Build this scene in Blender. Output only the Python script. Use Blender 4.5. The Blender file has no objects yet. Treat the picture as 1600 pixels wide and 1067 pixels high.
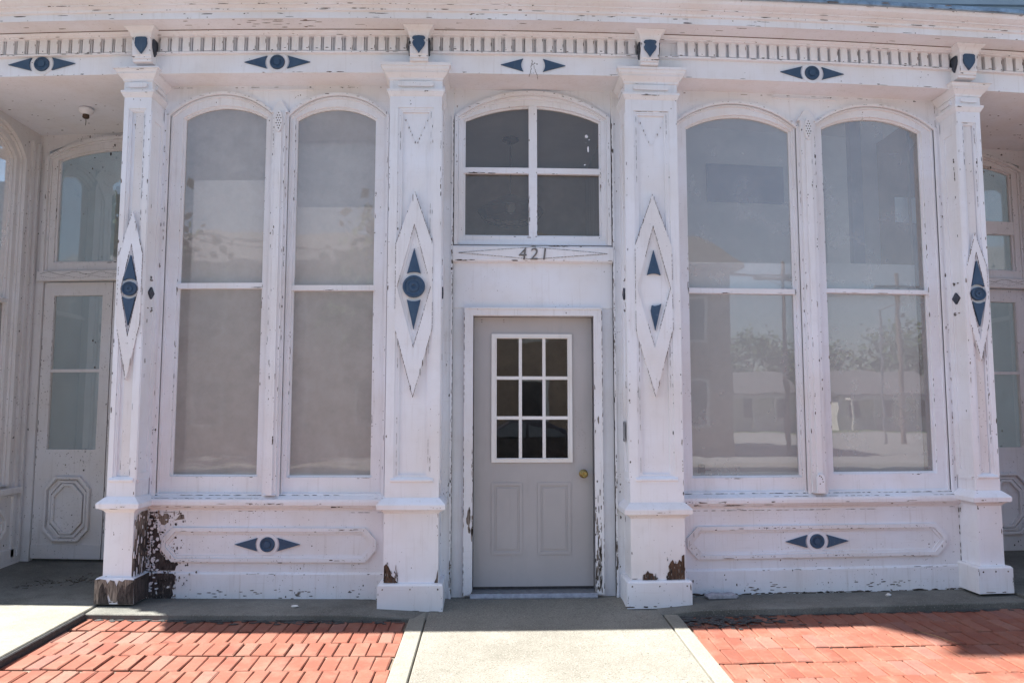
import bpy, bmesh, math, random
from mathutils import Vector, Matrix
from mathutils.geometry import tessellate_polygon
random.seed(7)
sc = bpy.context.scene
COL = sc.collection
R = math.radians
HZ, SAG, SX = 1.43, 0.00232, -0.2


def warp(x, z):
    """the old timber front has settled: a slight crown along its length"""
    d = min(abs(x - SX), 5.6)
    return HZ + (z - HZ) * (1 - SAG * d * d)


# ---------------------------------------------------------------- materials
def srgb(r, g, b):
    f = lambda c: (c / 255 / 12.92) if c / 255 <= .04045 else ((c / 255 + .055) / 1.055) ** 2.4
    return (f(r), f(g), f(b), 1)


class NT:
    def __init__(s, name):
        s.m = bpy.data.materials.new(name); s.m.use_nodes = True
        s.t = s.m.node_tree; s.n = s.t.nodes; s.l = s.t.links
        s.b = s.n['Principled BSDF']; s.out = s.n['Material Output']
        s.co = s.n.new('ShaderNodeTexCoord').outputs['Object']

    def link(s, a, b): s.l.new(a, b)

    def mapped(s, sx, sy, sz):
        m = s.n.new('ShaderNodeMapping'); m.inputs['Scale'].default_value = (sx, sy, sz)
        s.link(s.co, m.inputs[0]); return m.outputs[0]

    def noise(s, scale, detail=4, rough=.55, vec=None, dist=0):
        n = s.n.new('ShaderNodeTexNoise'); n.inputs['Scale'].default_value = scale
        n.inputs['Detail'].default_value = detail; n.inputs['Roughness'].default_value = rough
        n.inputs['Distortion'].default_value = dist
        s.link(vec if vec else s.co, n.inputs['Vector']); return n.outputs['Fac']

    def ramp(s, v, a, b, lo=0., hi=1.):
        r = s.n.new('ShaderNodeMapRange'); r.clamp = True
        for k, x in zip(('From Min', 'From Max', 'To Min', 'To Max'), (a, b, lo, hi)): r.inputs[k].default_value = x
        s.link(v, r.inputs['Value']); return r.outputs[0]

    def math(s, op, a, b):
        m = s.n.new('ShaderNodeMath'); m.operation = op
        for i, x in enumerate((a, b)):
            if isinstance(x, (int, float)): m.inputs[i].default_value = x
            else: s.link(x, m.inputs[i])
        return m.outputs[0]

    def mix(s, f, a, b):
        m = s.n.new('ShaderNodeMix'); m.data_type = 'RGBA'
        for k, x in ((0, f), (6, a), (7, b)):
            if isinstance(x, (int, float, tuple)): m.inputs[k].default_value = x
            else: s.link(x, m.inputs[k])
        return m.outputs[2]

    def bump(s, h, strength=.2, dist=.01):
        b = s.n.new('ShaderNodeBump'); b.inputs['Strength'].default_value = strength
        b.inputs['Distance'].default_value = dist
        s.link(h, b.inputs['Height']); s.link(b.outputs[0], s.b.inputs['Normal'])

    def color(s, c):
        if isinstance(c, tuple): s.b.inputs['Base Color'].default_value = c
        else: s.link(c, s.b.inputs['Base Color'])

    def rough(s, r):
        if isinstance(r, (int, float)): s.b.inputs['Roughness'].default_value = r
        else: s.link(r, s.b.inputs['Roughness'])


def c4(*c): return (c[0], c[1], c[2], 1)


def paint(name, base, wear=.5, grime=.35, seed=0.):
    """old oil paint on boards: brush relief, grime streaks, flaked specks down to grey wood"""
    k = NT(name)
    off = k.n.new('ShaderNodeMapping'); off.inputs['Location'].default_value = (seed, seed * .7, seed * .3)
    k.link(k.co, off.inputs[0]); k.co = off.outputs[0]
    tone = k.noise(1.7, 3)
    warm = c4(base[0] * .94, base[1] * .90, base[2] * .85)
    col = k.mix(k.ramp(tone, .38, .66), c4(*base), warm)
    blot = k.noise(9, 5, .6)
    col = k.mix(k.ramp(blot, .52, .8, 0, .35), col, c4(base[0] * .8, base[1] * .77, base[2] * .74))
    st = k.noise(1, 5, .65, k.mapped(38, 38, 2.2))
    col = k.mix(k.ramp(st, .55, .85, 0, grime), col, c4(.42, .38, .34))
    hor = k.noise(1, 4, .6, k.mapped(3, 3, 70))
    col = k.mix(k.ramp(hor, .62, .8, 0, grime * .5), col, c4(.45, .40, .36))
    fl = k.noise(70, 3, .6)
    area = k.noise(3.2, 3, .6)
    th = .735 - .06 * wear
    chip = k.math('MULTIPLY', k.ramp(fl, th, th + .015), k.ramp(area, .46, .56))
    fl2 = k.noise(1, 4, .7, k.mapped(60, 60, 16))
    chip2 = k.math('MULTIPLY', k.ramp(fl2, .76 - .05 * wear, .775 - .05 * wear), k.ramp(k.noise(2.1, 2), .48, .58))
    chip = k.math('MAXIMUM', chip, chip2)
    wood = k.mix(k.noise(1, 4, .6, k.mapped(90, 90, 9)), c4(.05, .04, .035), c4(.22, .19, .16))
    col = k.mix(chip, col, wood)
    k.color(col); k.rough(k.ramp(blot, .3, .7, .42, .7))
    h = k.math('ADD', k.noise(1, 4, .6, k.mapped(60, 60, 7)), k.math('MULTIPLY', k.noise(28, 3), .6))
    h = k.math('SUBTRACT', h, k.math('MULTIPLY', chip, 1.2))
    k.bump(h, .28, .004)
    return k.m


def simple(name, base, rough=.6, var=.25, scale=12, metallic=0., bump=.0, grain=None):
    k = NT(name)
    v = k.noise(scale, 5, .6) if grain is None else k.noise(1, 5, .6, k.mapped(*grain))
    lo = c4(*[c * (1 - var) for c in base]); hi = c4(*[min(1, c * (1 + var)) for c in base])
    k.color(k.mix(k.ramp(v, .3, .7), lo, hi)); k.rough(rough)
    k.b.inputs['Metallic'].default_value = metallic
    if bump: k.bump(v, bump, .01)
    return k.m


def concrete(name, lo, hi, speck=1., seed=0):
    k = NT(name)
    big = k.noise(1.6, 5, .6); mid = k.noise(14, 5, .65); fine = k.noise(95, 4, .75)
    col = k.mix(k.ramp(big, .35, .68), c4(*lo), c4(*hi))
    col = k.mix(k.ramp(k.noise(.9, 6, .7, None, .6), .5, .72, 0, .55), col, c4(lo[0] * .6, lo[1] * .59, lo[2] * .57))
    col = k.mix(k.ramp(mid, .5, .75, 0, .4), col, c4(lo[0] * .62, lo[1] * .6, lo[2] * .56))
    col = k.mix(k.ramp(fine, .52, .66, 0, min(1, .55 * speck)), col, c4(lo[0] * .42, lo[1] * .40, lo[2] * .36))
    col = k.mix(k.ramp(k.noise(120, 3), .58, .68, 0, min(1, .6 * speck)), col, c4(min(1, hi[0] * 1.45), min(1, hi[1] * 1.42), min(1, hi[2] * 1.4)))
    k.color(col); k.rough(.9)
    k.bump(k.math('ADD', fine, k.math('MULTIPLY', mid, .8)), .5, .004)
    return k.m


def brick_mat():
    k = NT('fired_brick')
    g = k.n.new('ShaderNodeNewGeometry').outputs['Random Per Island']
    cr = k.n.new('ShaderNodeValToRGB'); e = cr.color_ramp.elements
    e[0].position = 0; e[0].color = c4(0.171, 0.050, 0.030)
    e[1].position = 1; e[1].color = c4(0.248, 0.108, 0.074)
    for p, c in ((.3, (0.211, 0.066, 0.038)), (.55, (0.194, 0.058, 0.034)), (.78, (0.225, 0.080, 0.050)), (.9, (0.198, 0.080, 0.060))):
        x = e.new(p); x.color = c4(*c)
    k.link(g, cr.inputs[0])
    col = cr.outputs[0]
    col = k.mix(k.ramp(k.noise(7, 5, .65), .45, .78, 0, .55), col, c4(.27, .155, .11))
    col = k.mix(k.ramp(k.noise(45, 4, .7), .54, .72, 0, .7), col, c4(.10, .045, .035))
    col = k.mix(k.ramp(k.noise(2.2, 4, .6), .52, .72, 0, .35), col, c4(.25, .14, .10))
    k.color(col); k.rough(.88)
    k.bump(k.math('ADD', k.noise(90, 4, .7), k.noise(22, 3)), .35, .004)
    return k.m


def glass_mat(name, refl=1.0, film=(.30, .27, .25), filmfac=.05, even=False, wobble=.05):
    k = NT(name)
    k.n.remove(k.b)
    tr = k.n.new('ShaderNodeBsdfTransparent'); tr.inputs[0].default_value = (.93, .95, .94, 1)
    gl = k.n.new('ShaderNodeBsdfGlossy'); gl.inputs['Roughness'].default_value = .012
    gl.inputs['Color'].default_value = (1, 1, 1, 1)
    fr = k.n.new('ShaderNodeFresnel'); fr.inputs['IOR'].default_value = 1.52
    wob = k.noise(2.6, 2, .5)
    bp = k.n.new('ShaderNodeBump'); bp.inputs['Strength'].default_value = wobble; bp.inputs['Distance'].default_value = .02
    k.link(wob, bp.inputs['Height']); k.link(bp.outputs[0], gl.inputs['Normal'])
    f2 = k.math('MULTIPLY', fr.outputs[0], 1.85 * refl)
    m1 = k.n.new('ShaderNodeMixShader'); k.link(f2, m1.inputs[0]); k.link(tr.outputs[0], m1.inputs[1]); k.link(gl.outputs[0], m1.inputs[2])
    df = k.n.new('ShaderNodeBsdfDiffuse'); df.inputs[0].default_value = c4(*film)
    dirt = k.ramp(k.noise(5, 5, .65), .35, .8, filmfac * (.85 if even else .4), filmfac * (1.2 if even else 2))  # dust film, set strong to paint in pale haze and brighten the panes
    spots = k.ramp(k.noise(60, 3, .6), .75, .78, 0, .5)
    dirt = k.math('MAXIMUM', dirt, spots)
    m2 = k.n.new('ShaderNodeMixShader'); k.link(dirt, m2.inputs[0]); k.link(m1.outputs[0], m2.inputs[1]); k.link(df.outputs[0], m2.inputs[2])
    k.link(m2.outputs[0], k.out.inputs[0])
    return k.m


def rot_mat():
    k = NT('rotten_wood')
    v = k.noise(1, 6, .7, k.mapped(70, 70, 12)); w = k.noise(24, 5, .7)
    col = k.mix(k.ramp(v, .35, .7), c4(.012, .009, .009), c4(.12, .098, .09))
    col = k.mix(k.ramp(w, .55, .68), col, c4(.010, .008, .008))
    k.color(col); k.rough(.95); k.bump(k.math('ADD', v, w), .8, .01)
    return k.m


def peel_wood():
    k = NT('bare_weathered_wood')
    v = k.noise(1, 6, .7, k.mapped(80, 80, 9)); w = k.noise(17, 4, .7)
    col = k.mix(k.ramp(v, .36, .62), c4(.035, .026, .022), c4(.30, .25, .21))
    col = k.mix(k.ramp(w, .6, .7), col, c4(.06, .04, .03))
    k.color(col); k.rough(.9); k.bump(v, .5, .005)
    return k.m


WHITE = (.785, .80, .848)
M_WHITE = paint('white_paint', WHITE, .4, .34)
M_TRIM = paint('white_trim_paint', WHITE, .6, .42, 3.1)
M_WORN = paint('worn_white_paint', (.75, .76, .80), 1.25, .5, 8.3)
M_LOW = paint('splashed_white_paint', (.765, .78, .825), .9, .55, 5.7)
M_RECESS = paint('dingy_white_paint', (.74, .725, .735), 1.3, .5, 11.9)
def chip_mat():
    k = NT('chipped_wood_and_shade_lines')
    g = k.n.new('ShaderNodeNewGeometry').outputs['Random Per Island']
    cr = k.n.new('ShaderNodeValToRGB'); e = cr.color_ramp.elements
    e[0].color = c4(.035, .028, .024); e[1].color = c4(.34, .30, .27)
    for p, c in ((.35, (.075, .06, .05)), (.65, (.15, .125, .105)), (.85, (.25, .21, .18))):
        x = e.new(p); x.color = c4(*c)
    k.link(g, cr.inputs[0])
    k.color(k.mix(k.ramp(k.noise(60, 4, .7), .4, .7, 0, .5), cr.outputs[0], c4(.06, .045, .038))); k.rough(.9)
    return k.m


M_CHIP = chip_mat()
M_BARE = peel_wood()
M_BROWN = simple('raw_brown_wood', (.085, .046, .028), .9, .75, 1, grain=(60, 60, 10), bump=.5)
M_ROT = rot_mat()
def blue_mat():
    k = NT('faded_slate_blue_paint')
    v = k.noise(14, 5, .65); w = k.noise(1, 4, .6, k.mapped(50, 50, 9))
    col = k.mix(k.ramp(v, .35, .7), c4(.024, .058, .115), c4(.045, .092, .16))
    col = k.mix(k.ramp(w, .58, .8, 0, .5), col, c4(.10, .135, .17))
    ch = k.ramp(k.noise(85, 3, .6), .69, .71)
    col = k.mix(ch, col, c4(.22, .22, .23))
    k.color(col); k.rough(k.ramp(v, .3, .7, .45, .75)); k.bump(k.math('SUBTRACT', w, ch), .35, .004)
    return k.m


M_BLUE = blue_mat()
M_SLATE = simple('faded_slate_paint', (.035, .045, .065), .6, .4, 40)
def door_mat():
    k = NT('grey_door_paint')
    a = k.noise(1.6, 4, .6); b = k.noise(1, 5, .65, k.mapped(16, 16, 2)); c = k.noise(11, 5, .7)
    col = k.mix(k.ramp(a, .35, .7), c4(.39, .375, .375), c4(.45, .43, .43))
    col = k.mix(k.ramp(b, .55, .8, 0, .4), col, c4(.29, .28, .275))
    col = k.mix(k.ramp(c, .6, .8, 0, .4), col, c4(.47, .44, .43))
    k.color(col); k.rough(k.ramp(c, .3, .7, .42, .7)); k.bump(k.math('ADD', b, k.noise(120, 2)), .12, .003)
    return k.m


M_DOOR = door_mat()
M_DOORTRIM = paint('door_lite_trim', (.78, .78, .78), -.6, .12, 2.)
M_BRASS = simple('tarnished_brass', (.30, .23, .09), .38, .3, 60, 1.)
M_METAL = simple('dull_galvanised_metal', (.30, .31, .33), .45, .25, 30, .7)
M_IRON = simple('dark_iron', (.05, .05, .055), .5, .3, 30, .5)
M_GLASS = glass_mat('shop_window_glass', 1.25, (.78, .745, .72), .35, True)
M_GLASS5 = glass_mat('dusty_painted_haze_glass', 1.65, (.80, .79, .79), .27, True, .025)
M_GLASS2 = glass_mat('clear_door_glass', 2.2, (.30, .27, .24), .008, True, .03)
M_GLASS3 = glass_mat('transom_glass', .8, (.52, .45, .38), .17, True)
M_GLASS4 = glass_mat('recess_door_glass', 2.0, (.68, .63, .56), .20, True)
M_FLASH = simple('blue_grey_metal_flashing', (.20, .28, .36), .45, .4, 16, .3)
M_SIDING = simple('blue_grey_siding', (.26, .33, .38), .6, .1, 3)
M_WALK = concrete('pale_concrete', (.175, .165, .138), (.235, .222, .187), 2.0)
M_LEDGE = concrete('mossy_old_concrete', (.105, .104, .09), (.215, .21, .185), 1.)
M_SLAB = concrete('smooth_concrete_slab', (.20, .19, .157), (.25, .237, .197), 1.)
M_BRICK = brick_mat()
M_MORTAR = simple('sandy_joint_soil', (.15, .115, .085), .95, .5, 50)
M_ASPHALT = concrete('asphalt', (.10, .10, .105), (.15, .15, .155), .5)
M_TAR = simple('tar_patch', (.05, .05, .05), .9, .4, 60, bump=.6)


# ---------------------------------------------------------------- mesh builder
class MB:
    def __init__(s): s.bm = bmesh.new()

    def face(s, vs, mi=0):
        try:
            f = s.bm.faces.new([v if isinstance(v, bmesh.types.BMVert) else s.bm.verts.new(v) for v in vs]); f.material_index = mi
            return f
        except ValueError: return None

    def box(s, x0, x1, y0, y1, z0, z1, mi=0, seg=True):
        n = max(1, math.ceil((x1 - x0) / .45)) if seg else 1
        xs = [x0 + (x1 - x0) * i / n for i in range(n + 1)]
        rings = [[s.bm.verts.new((x, *p)) for p in ((y0, z0), (y1, z0), (y1, z1), (y0, z1))] for x in xs]
        s._loft(rings, mi)

    def _loft(s, rings, mi=0, cap=True):
        n = len(rings[0])
        for a, b in zip(rings, rings[1:]):
            for i in range(n): s.face((a[i], a[(i + 1) % n], b[(i + 1) % n], b[i]), mi)
        if cap: s.face(rings[0][::-1], mi); s.face(rings[-1], mi)

    def prof_x(s, prof, x0, x1, mi=0, step=.45):
        """closed (y,z) outline swept along the front"""
        n = max(1, math.ceil((x1 - x0) / step))
        s._loft([[s.bm.verts.new((x0 + (x1 - x0) * i / n, y, z)) for y, z in prof] for i in range(n + 1)], mi)

    def rect_loft(s, x0, x1, yf, yb, steps, mi=0):
        """stack of rectangles; steps = (z, offset outwards on left, right and front)"""
        s._loft([[s.bm.verts.new(p) for p in ((x0 - o, yf - o, z), (x1 + o, yf - o, z), (x1 + o, yb, z), (x0 - o, yb, z))] for z, o in steps], mi)

    def plate(s, outer, holes, d0, d1, mi=0, mp=None):
        mp = mp or (lambda a, b, d: (a, d, b))
        loops = [outer] + list(holes)
        flat = [p for l in loops for p in l]
        tris = tessellate_polygon([[Vector((a, b, 0)) for a, b in l] for l in loops])
        fv = [s.bm.verts.new(mp(a, b, d0)) for a, b in flat]
        bv = [s.bm.verts.new(mp(a, b, d1)) for a, b in flat]
        if not holes:
            s.face(fv, mi); s.face(bv[::-1], mi)
        else:
            for t in tris: s.face([fv[i] for i in t], mi)
        i0 = 0
        for l in loops:
            n = len(l)
            for i in range(n):
                a, b = i0 + i, i0 + (i + 1) % n
                s.face((fv[a], fv[b], bv[b], bv[a]), mi)
            i0 += n

    def lathe(s, prof, axis='y', c=(0, 0, 0), n=24, mi=0):
        """prof = (radius, along); axis y points to the viewer as negative"""
        rings = []
        for r, h in prof:
            ring = []
            for i in range(n):
                t = 2 * math.pi * i / n
                if axis == 'y': p = (c[0] + r * math.cos(t), c[1] + h, c[2] + r * math.sin(t))
                elif axis == 'x': p = (c[0] + h, c[1] + r * math.cos(t), c[2] + r * math.sin(t))
                else: p = (c[0] + r * math.cos(t), c[1] + r * math.sin(t), c[2] + h)
                ring.append(s.bm.verts.new(p))
            rings.append(ring)
        s._loft(rings, mi)

    def tube(s, pts, r, n=6, mi=0):
        pts = [Vector(p) for p in pts]; rings = []
        for i, p in enumerate(pts):
            d = (pts[min(i + 1, len(pts) - 1)] - pts[max(i - 1, 0)]).normalized()
            u = d.orthogonal().normalized(); v = d.cross(u)
            rr = r[i] if isinstance(r, (list, tuple)) else r
            rings.append([s.bm.verts.new(p + u * rr * math.cos(2 * math.pi * k / n) + v * rr * math.sin(2 * math.pi * k / n)) for k in range(n)])
        s._loft(rings, mi)

    def chip(s, c, nrm, w, h, mi=1, jag=.45, n=9, t=.0012):
        """a flake of missing paint or a painted shade line: ragged thin patch lying on a surface"""
        nrm = Vector(nrm).normalized()
        v = Vector((0, 0, 1)) if abs(nrm.z) < .9 else Vector((0, 1, 0))
        u = v.cross(nrm).normalized(); v = nrm.cross(u)
        c = Vector(c); top = []; bot = []
        for i in range(n):
            a = 2 * math.pi * i / n; k = 1 - jag * random.random()
            p = c + u * (math.cos(a) * w / 2 * k) + v * (math.sin(a) * h / 2 * k)
            top.append(s.bm.verts.new(p + nrm * t)); bot.append(s.bm.verts.new(p - nrm * .001))
        s.face(top, mi)
        for i in range(n): s.face((top[i], top[(i + 1) % n], bot[(i + 1) % n], bot[i]), mi)

    def edge_chips(s, p0, p1, nrm, rate=5, w=(.003, .009), h=(.008, .04), mi=1, spread=.004):
        p0, p1 = Vector(p0), Vector(p1); L = (p1 - p0).length
        if L < .01: return
        cl = [random.random() for _ in range(max(1, int(L * 1.5)))]
        for _ in range(int(rate * L + random.random())):
            t = random.choice(cl) + random.gauss(0, .05) if random.random() < .72 else random.random()
            if not 0.01 < t < .99: continue
            p = p0.lerp(p1, t) + Vector((random.uniform(-spread, spread), random.uniform(-spread, spread) * .0, random.uniform(-spread, spread)))
            k = random.random() ** 3 * 1.5
            a, b = w[0] + (w[1] - w[0]) * k, h[0] + (h[1] - h[0]) * random.random() ** 3 * 1.7
            if abs((p1 - p0).x) > abs((p1 - p0).z): a, b = b, a
            s.chip(p, nrm, a, b, mi)

    def specks(s, x0, x1, z0, z1, y, n, size=(.004, .014), mi=1, nrm=(0, -1, 0)):
        cl = [(random.uniform(x0, x1), random.uniform(z0, z1)) for _ in range(max(1, n // 7))]
        for _ in range(n):
            k = size[0] + (size[1] - size[0]) * random.random() ** 3.5
            if random.random() < .55:
                q = random.choice(cl); px, pz = q[0] + random.gauss(0, .03), q[1] + random.gauss(0, .05)
                if not (x0 < px < x1 and z0 < pz < z1): continue
            else: px, pz = random.uniform(x0, x1), random.uniform(z0, z1)
            s.chip((px, y, pz), nrm, k, k * random.uniform(.8, 2.2), mi)

    def seam(s, p0, p1, nrm, w=.004, cover=.6, mi=1):
        p0, p1 = Vector(p0), Vector(p1); L = (p1 - p0).length; n = max(2, int(L / .045))
        run = random.random()
        for i in range(n):
            run += random.gauss(0, .25); run = min(1, max(0, run))
            if run > cover: continue
            p = p0.lerp(p1, (i + random.random()) / n); k = random.uniform(.4, 1.2) * w; l = random.uniform(.03, .07)
            horiz = abs((p1 - p0).z) < abs((p1 - p0).x) + abs((p1 - p0).y)
            s.chip(p, nrm, l if horiz else k, k if horiz else l, mi, .5)

    def build(s, name, mats, parent=None, sag=True, smooth=False, bevel=0, at=None):
        if sag:
            for v in s.bm.verts: v.co.z = warp(v.co.x, v.co.z)
        bmesh.ops.recalc_face_normals(s.bm, faces=s.bm.faces[:])
        me = bpy.data.meshes.new(name)
        if at is not None: bmesh.ops.translate(s.bm, verts=s.bm.verts[:], vec=-Vector(at))
        s.bm.to_mesh(me); s.bm.free()
        for m in (mats if isinstance(mats, (list, tuple)) else [mats]): me.materials.append(m)
        if smooth:
            for p in me.polygons: p.use_smooth = True
        o = bpy.data.objects.new(name, me); COL.objects.link(o)
        if at is not None: o.location = at
        if parent is not None: o.parent = parent
        if bevel:
            b = o.modifiers.new('bevel', 'BEVEL'); b.width = bevel; b.segments = 2; b.limit_method = 'ANGLE'; b.angle_limit = R(50)
        return o


def tag(o, label, cat, group=None, kind=None):
    if label: o['label'] = label
    if cat: o['category'] = cat
    if group: o['group'] = group
    if kind: o['kind'] = kind
    return o


def empty(name, loc, label, cat, group=None):
    o = bpy.data.objects.new(name, None); COL.objects.link(o); o.location = loc
    o.empty_display_size = .1
    return tag(o, label, cat, group)


def part_empty(name, parent):
    o = bpy.data.objects.new(name, None); COL.objects.link(o); o.parent = parent; o.empty_display_size = .1
    return o


def arch(xl, xr, zb, zs, zt, n=14):
    s = (xr - xl) / 2; r = max(zt - zs, .001); Rr = (s * s + r * r) / (2 * r); cx = (xl + xr) / 2; cz = zt - Rr
    a0 = math.asin(min(1, s / Rr))
    pts = [(xl, zb), (xr, zb)]
    for i in range(n + 1):
        a = a0 - 2 * a0 * i / n
        pts.append((cx + Rr * math.sin(a), cz + Rr * math.cos(a)))
    return pts


def rect(x0, x1, z0, z1): return [(x0, z0), (x1, z0), (x1, z1), (x0, z1)]


def octo(x0, x1, z0, z1, c, cz=None):
    cz = cz or c
    return [(x0 + c, z0), (x1 - c, z0), (x1, z0 + cz), (x1, z1 - cz), (x1 - c, z1), (x0 + c, z1), (x0, z1 - cz), (x0, z0 + cz)]


# ================================================================= THE BUILDING
B = empty('storefront_building', (0, 0, 0), 'white painted timber shopfront with peeling paint, panelled pilasters and blue ornaments', 'shop building')
SOF = 3.945

# ---------------------------------------------------------------- pilasters
def pilaster(x0, x1, zb, zbt, lip, eye, sides, cap=4.0, disc=True, broken=False, dep=.34, name_label=None, dx=0.):
    P = MB(); w = x1 - x0; cx = (x0 + x1) / 2 + dx
    narrow = w < .25
    st = .035 if narrow else .062
    yp = .026
    # pedestal and core
    P.box(x0, x1, 0, dep, zbt - .01, lip - .02)
    P.box(x0, x1, yp, dep, lip - .02, 3.80)
    pt = 3.68; pb = .955
    P.box(x0, x0 + st, 0, yp + .002, lip - .02, 3.80); P.box(x1 - st, x1, 0, yp + .002, lip - .02, 3.80)
    P.box(x0 + st, x1 - st, 0, yp + .002, pt, 3.80); P.box(x0 + st, x1 - st, 0, yp + .002, lip - .02, pb)
    # bead moulding round the sunk panel
    b = .012 if narrow else .018
    a0, a1 = x0 + st, x1 - st
    P.plate(rect(a0, a1, pb, pt), [rect(a0 + b, a1 - b, pb + b, pt - b)], .007, yp + .003)
    b2 = b + (.008 if narrow else .014)
    P.plate(rect(a0 + b, a1 - b, pb + b, pt - b), [rect(a0 + b2, a1 - b2, pb + b2, pt - b2)], .0115, yp + .003)
    # little sill under the panel
    P.prof_x([(-.002, pb - .02), (-.014, pb - .012), (-.014, pb - .002), (.01, pb + .018), (.01, pb - .02)], a0 - .02, a1 + .02)
    # stepped strips of the side faces
    for sd in sides:
        xs = x1 if sd > 0 else x0
        xa, xb = (xs - .002, xs + .007) if sd > 0 else (xs - .007, xs + .002)
        P.box(xa, xb, .004, .055, .95, 3.66); P.box(xa, xb, .165, .22, .95, 3.66)
        P.box(xa, xb, .055, .165, 3.60, 3.66); P.box(xa, xb, .055, .165, .95, 1.0)
        P.box(xa - .004 if sd < 0 else xa, xb + .004 if sd > 0 else xb, .03, .19, .93, .95)
        sx = xs + sd * .0085
        P.edge_chips((sx, .05, 1), (sx, .05, 3.6), (sd, 0, 0), 5)
        for z in (2.42, 2.19):
            for k in range(5): P.chip((xs + sd * .003, .11 + random.uniform(-.04, .04), z + random.uniform(-.015, .015)), (sd, 0, 0), .03, .012, 1)
        P.edge_chips((xs + sd * .001, .2, .3), (xs + sd * .001, .2, .7), (sd, 0, 0), 10)
    # carved leaf traces at top and arch trace at foot of the panel
    yc = yp - .001
    hw = (a1 - a0) / 2 - b2 - .004
    for sg in (-1, 1):
        for i in range(7):
            t = i / 6
            P.chip((cx + sg * hw * (.85 - .75 * t) + random.uniform(-.004, .004), yc, 3.60 - .17 * t), (0, -1, 0), .012 if not narrow else .006, .028, 2, t=.004)
            if random.random() < .75: P.chip((cx + sg * hw * (.85 - .75 * t) + .005, yc, 3.60 - .17 * t - .008), (0, -1, 0), .006, .022, 1, t=.0035)
        for i in range(8 if narrow else 0):
            t = i / 7
            P.chip((cx + sg * .022 * math.sqrt(1 - t * t * .9), yc, 1.03 + .12 * t), (0, -1, 0), .005, .022, 1)
    # flaked edges
    P.edge_chips((x0 + .006, 0, .4), (x0 + .006, 0, 3.75), (0, -1, 0), 5); P.edge_chips((x1 - .006, 0, .4), (x1 - .006, 0, 3.75), (0, -1, 0), 6)
    P.edge_chips((a0 + .004, .007, 1), (a0 + .004, .007, 3.6), (0, -1, 0), 4); P.edge_chips((a1 - .004, .007, 1), (a1 - .004, .007, 3.6), (0, -1, 0), 5)
    P.edge_chips((x0 + .01, 0, zbt + .01), (x1 - .01, 0, zbt + .01), (0, -1, 0), 8)
    P.specks(x0 + .01, x1 - .01, zbt + .02, lip - .06, 0, 7, (.004, .011)); P.specks(x0, x1, 3.69, 3.77, 0, 3)
    for xx in (a0 + b, a1 - b): P.seam((xx, .0068, 1), (xx, .0068, 3.66), (0, -1, 0), .0035, .45)
    P.seam((a0, .0068, pt - .004), (a1, .0068, pt - .004), (0, -1, 0), .005, .6)
    o = P.build('pilaster', [M_WHITE, M_CHIP, M_TRIM], B, bevel=.004)
    # capital
    C = MB()
    C.rect_loft(x0, x1, 0, dep, [(3.765, .001), (3.772, .006), (3.795, .017), (3.797, .020), (3.815, .021), (3.817, .004), (3.885, .003), (3.888, .010),
                                 (3.90, .013), (3.915, .026), (3.935, .045), (3.94, .038), (3.955, .052), (3.975, .058), (3.977, .064), (cap, .066), (cap + .004, .05)])
    m = w * .16
    C.plate([(x0 + m, 3.842), (x0 + m + .012, 3.836), (x1 - m - .012, 3.836), (x1 - m, 3.842), (x1 - m, 3.864), (x1 - m - .012, 3.870), (x0 + m + .012, 3.870), (x0 + m, 3.864)], [], -.021, .0)
    for sd in sides:
        xs = x1 + .003 if sd > 0 else x0 - .003
        C.plate(rect(.05, .19, 3.838, 3.868), [], 0, .016, 0, lambda a, bb, d, xs=xs, sd=sd: (xs + sd * (.016 - d), a, bb))
    C.edge_chips((x0, -.022, 3.797), (x1, -.022, 3.797), (0, -1, 0), 14, (.003, .006), (.01, .05))
    C.edge_chips((x0 - .03, -.06, cap - .01), (x1 + .03, -.06, cap - .01), (0, -1, 0), 6, (.003, .006), (.008, .03))
    C.edge_chips((x0, -.005, 3.89), (x1, -.005, 3.89), (0, -1, 0), 8, (.003, .008), (.01, .04))
    C.build('capital', [M_TRIM, M_CHIP], o)
    # ledge
    L = MB()
    L.rect_loft(x0, x1, 0, dep, [(lip - .075, .001), (lip - .06, .012), (lip - .045, .034), (lip - .043, .047), (lip - .012, .050), (lip - .004, .046), (lip + .03, .010), (lip + .035, .001)])
    L.edge_chips((x0 - .04, -.05, lip - .03), (x1 + .04, -.05, lip - .03), (0, -1, 0), 9, (.004, .010), (.008, .03))
    L.edge_chips((x0 - .03, -.035, lip - .045), (x1 + .03, -.035, lip - .045), (0, -1, 0), 7, (.003, .008), (.01, .05))
    L.build('pilaster_ledge', [M_TRIM, M_CHIP], o)
    # foot block
    F = MB()
    F.rect_loft(x0, x1, 0, dep, [(zb, .036), (zbt - .012, .036), (zbt, .026), (zbt + .001, .0)])
    F.edge_chips((x0 - .03, -.036, zb + .012), (x1 + .03, -.036, zb + .012), (0, -1, 0), 16, (.006, .014), (.02, .07))
    F.edge_chips((x0 - .03, -.036, zb), (x0 - .03, -.036, zbt), (0, -1, 0), 14); F.edge_chips((x1 + .03, -.036, zb), (x1 + .03, -.036, zbt), (0, -1, 0), 14)
    for xx in (x0, cx, x1):
        F.chip((xx, -.036, zbt - .035), (0, -1, 0), .014, .016)
    ft = F.build('foot_block', [M_LOW, M_CHIP], o, bevel=.004)
    # diamond plate
    zc, up, dn, ihw, itop, ibot = eye['z'], eye['top'], eye['bot'], eye['hw'], eye['itop'], eye['ibot']
    hwp = (a1 - a0) / 2 + (.004 if not narrow else .02)
    D = MB()
    sl = .36 if not narrow else .50
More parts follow.
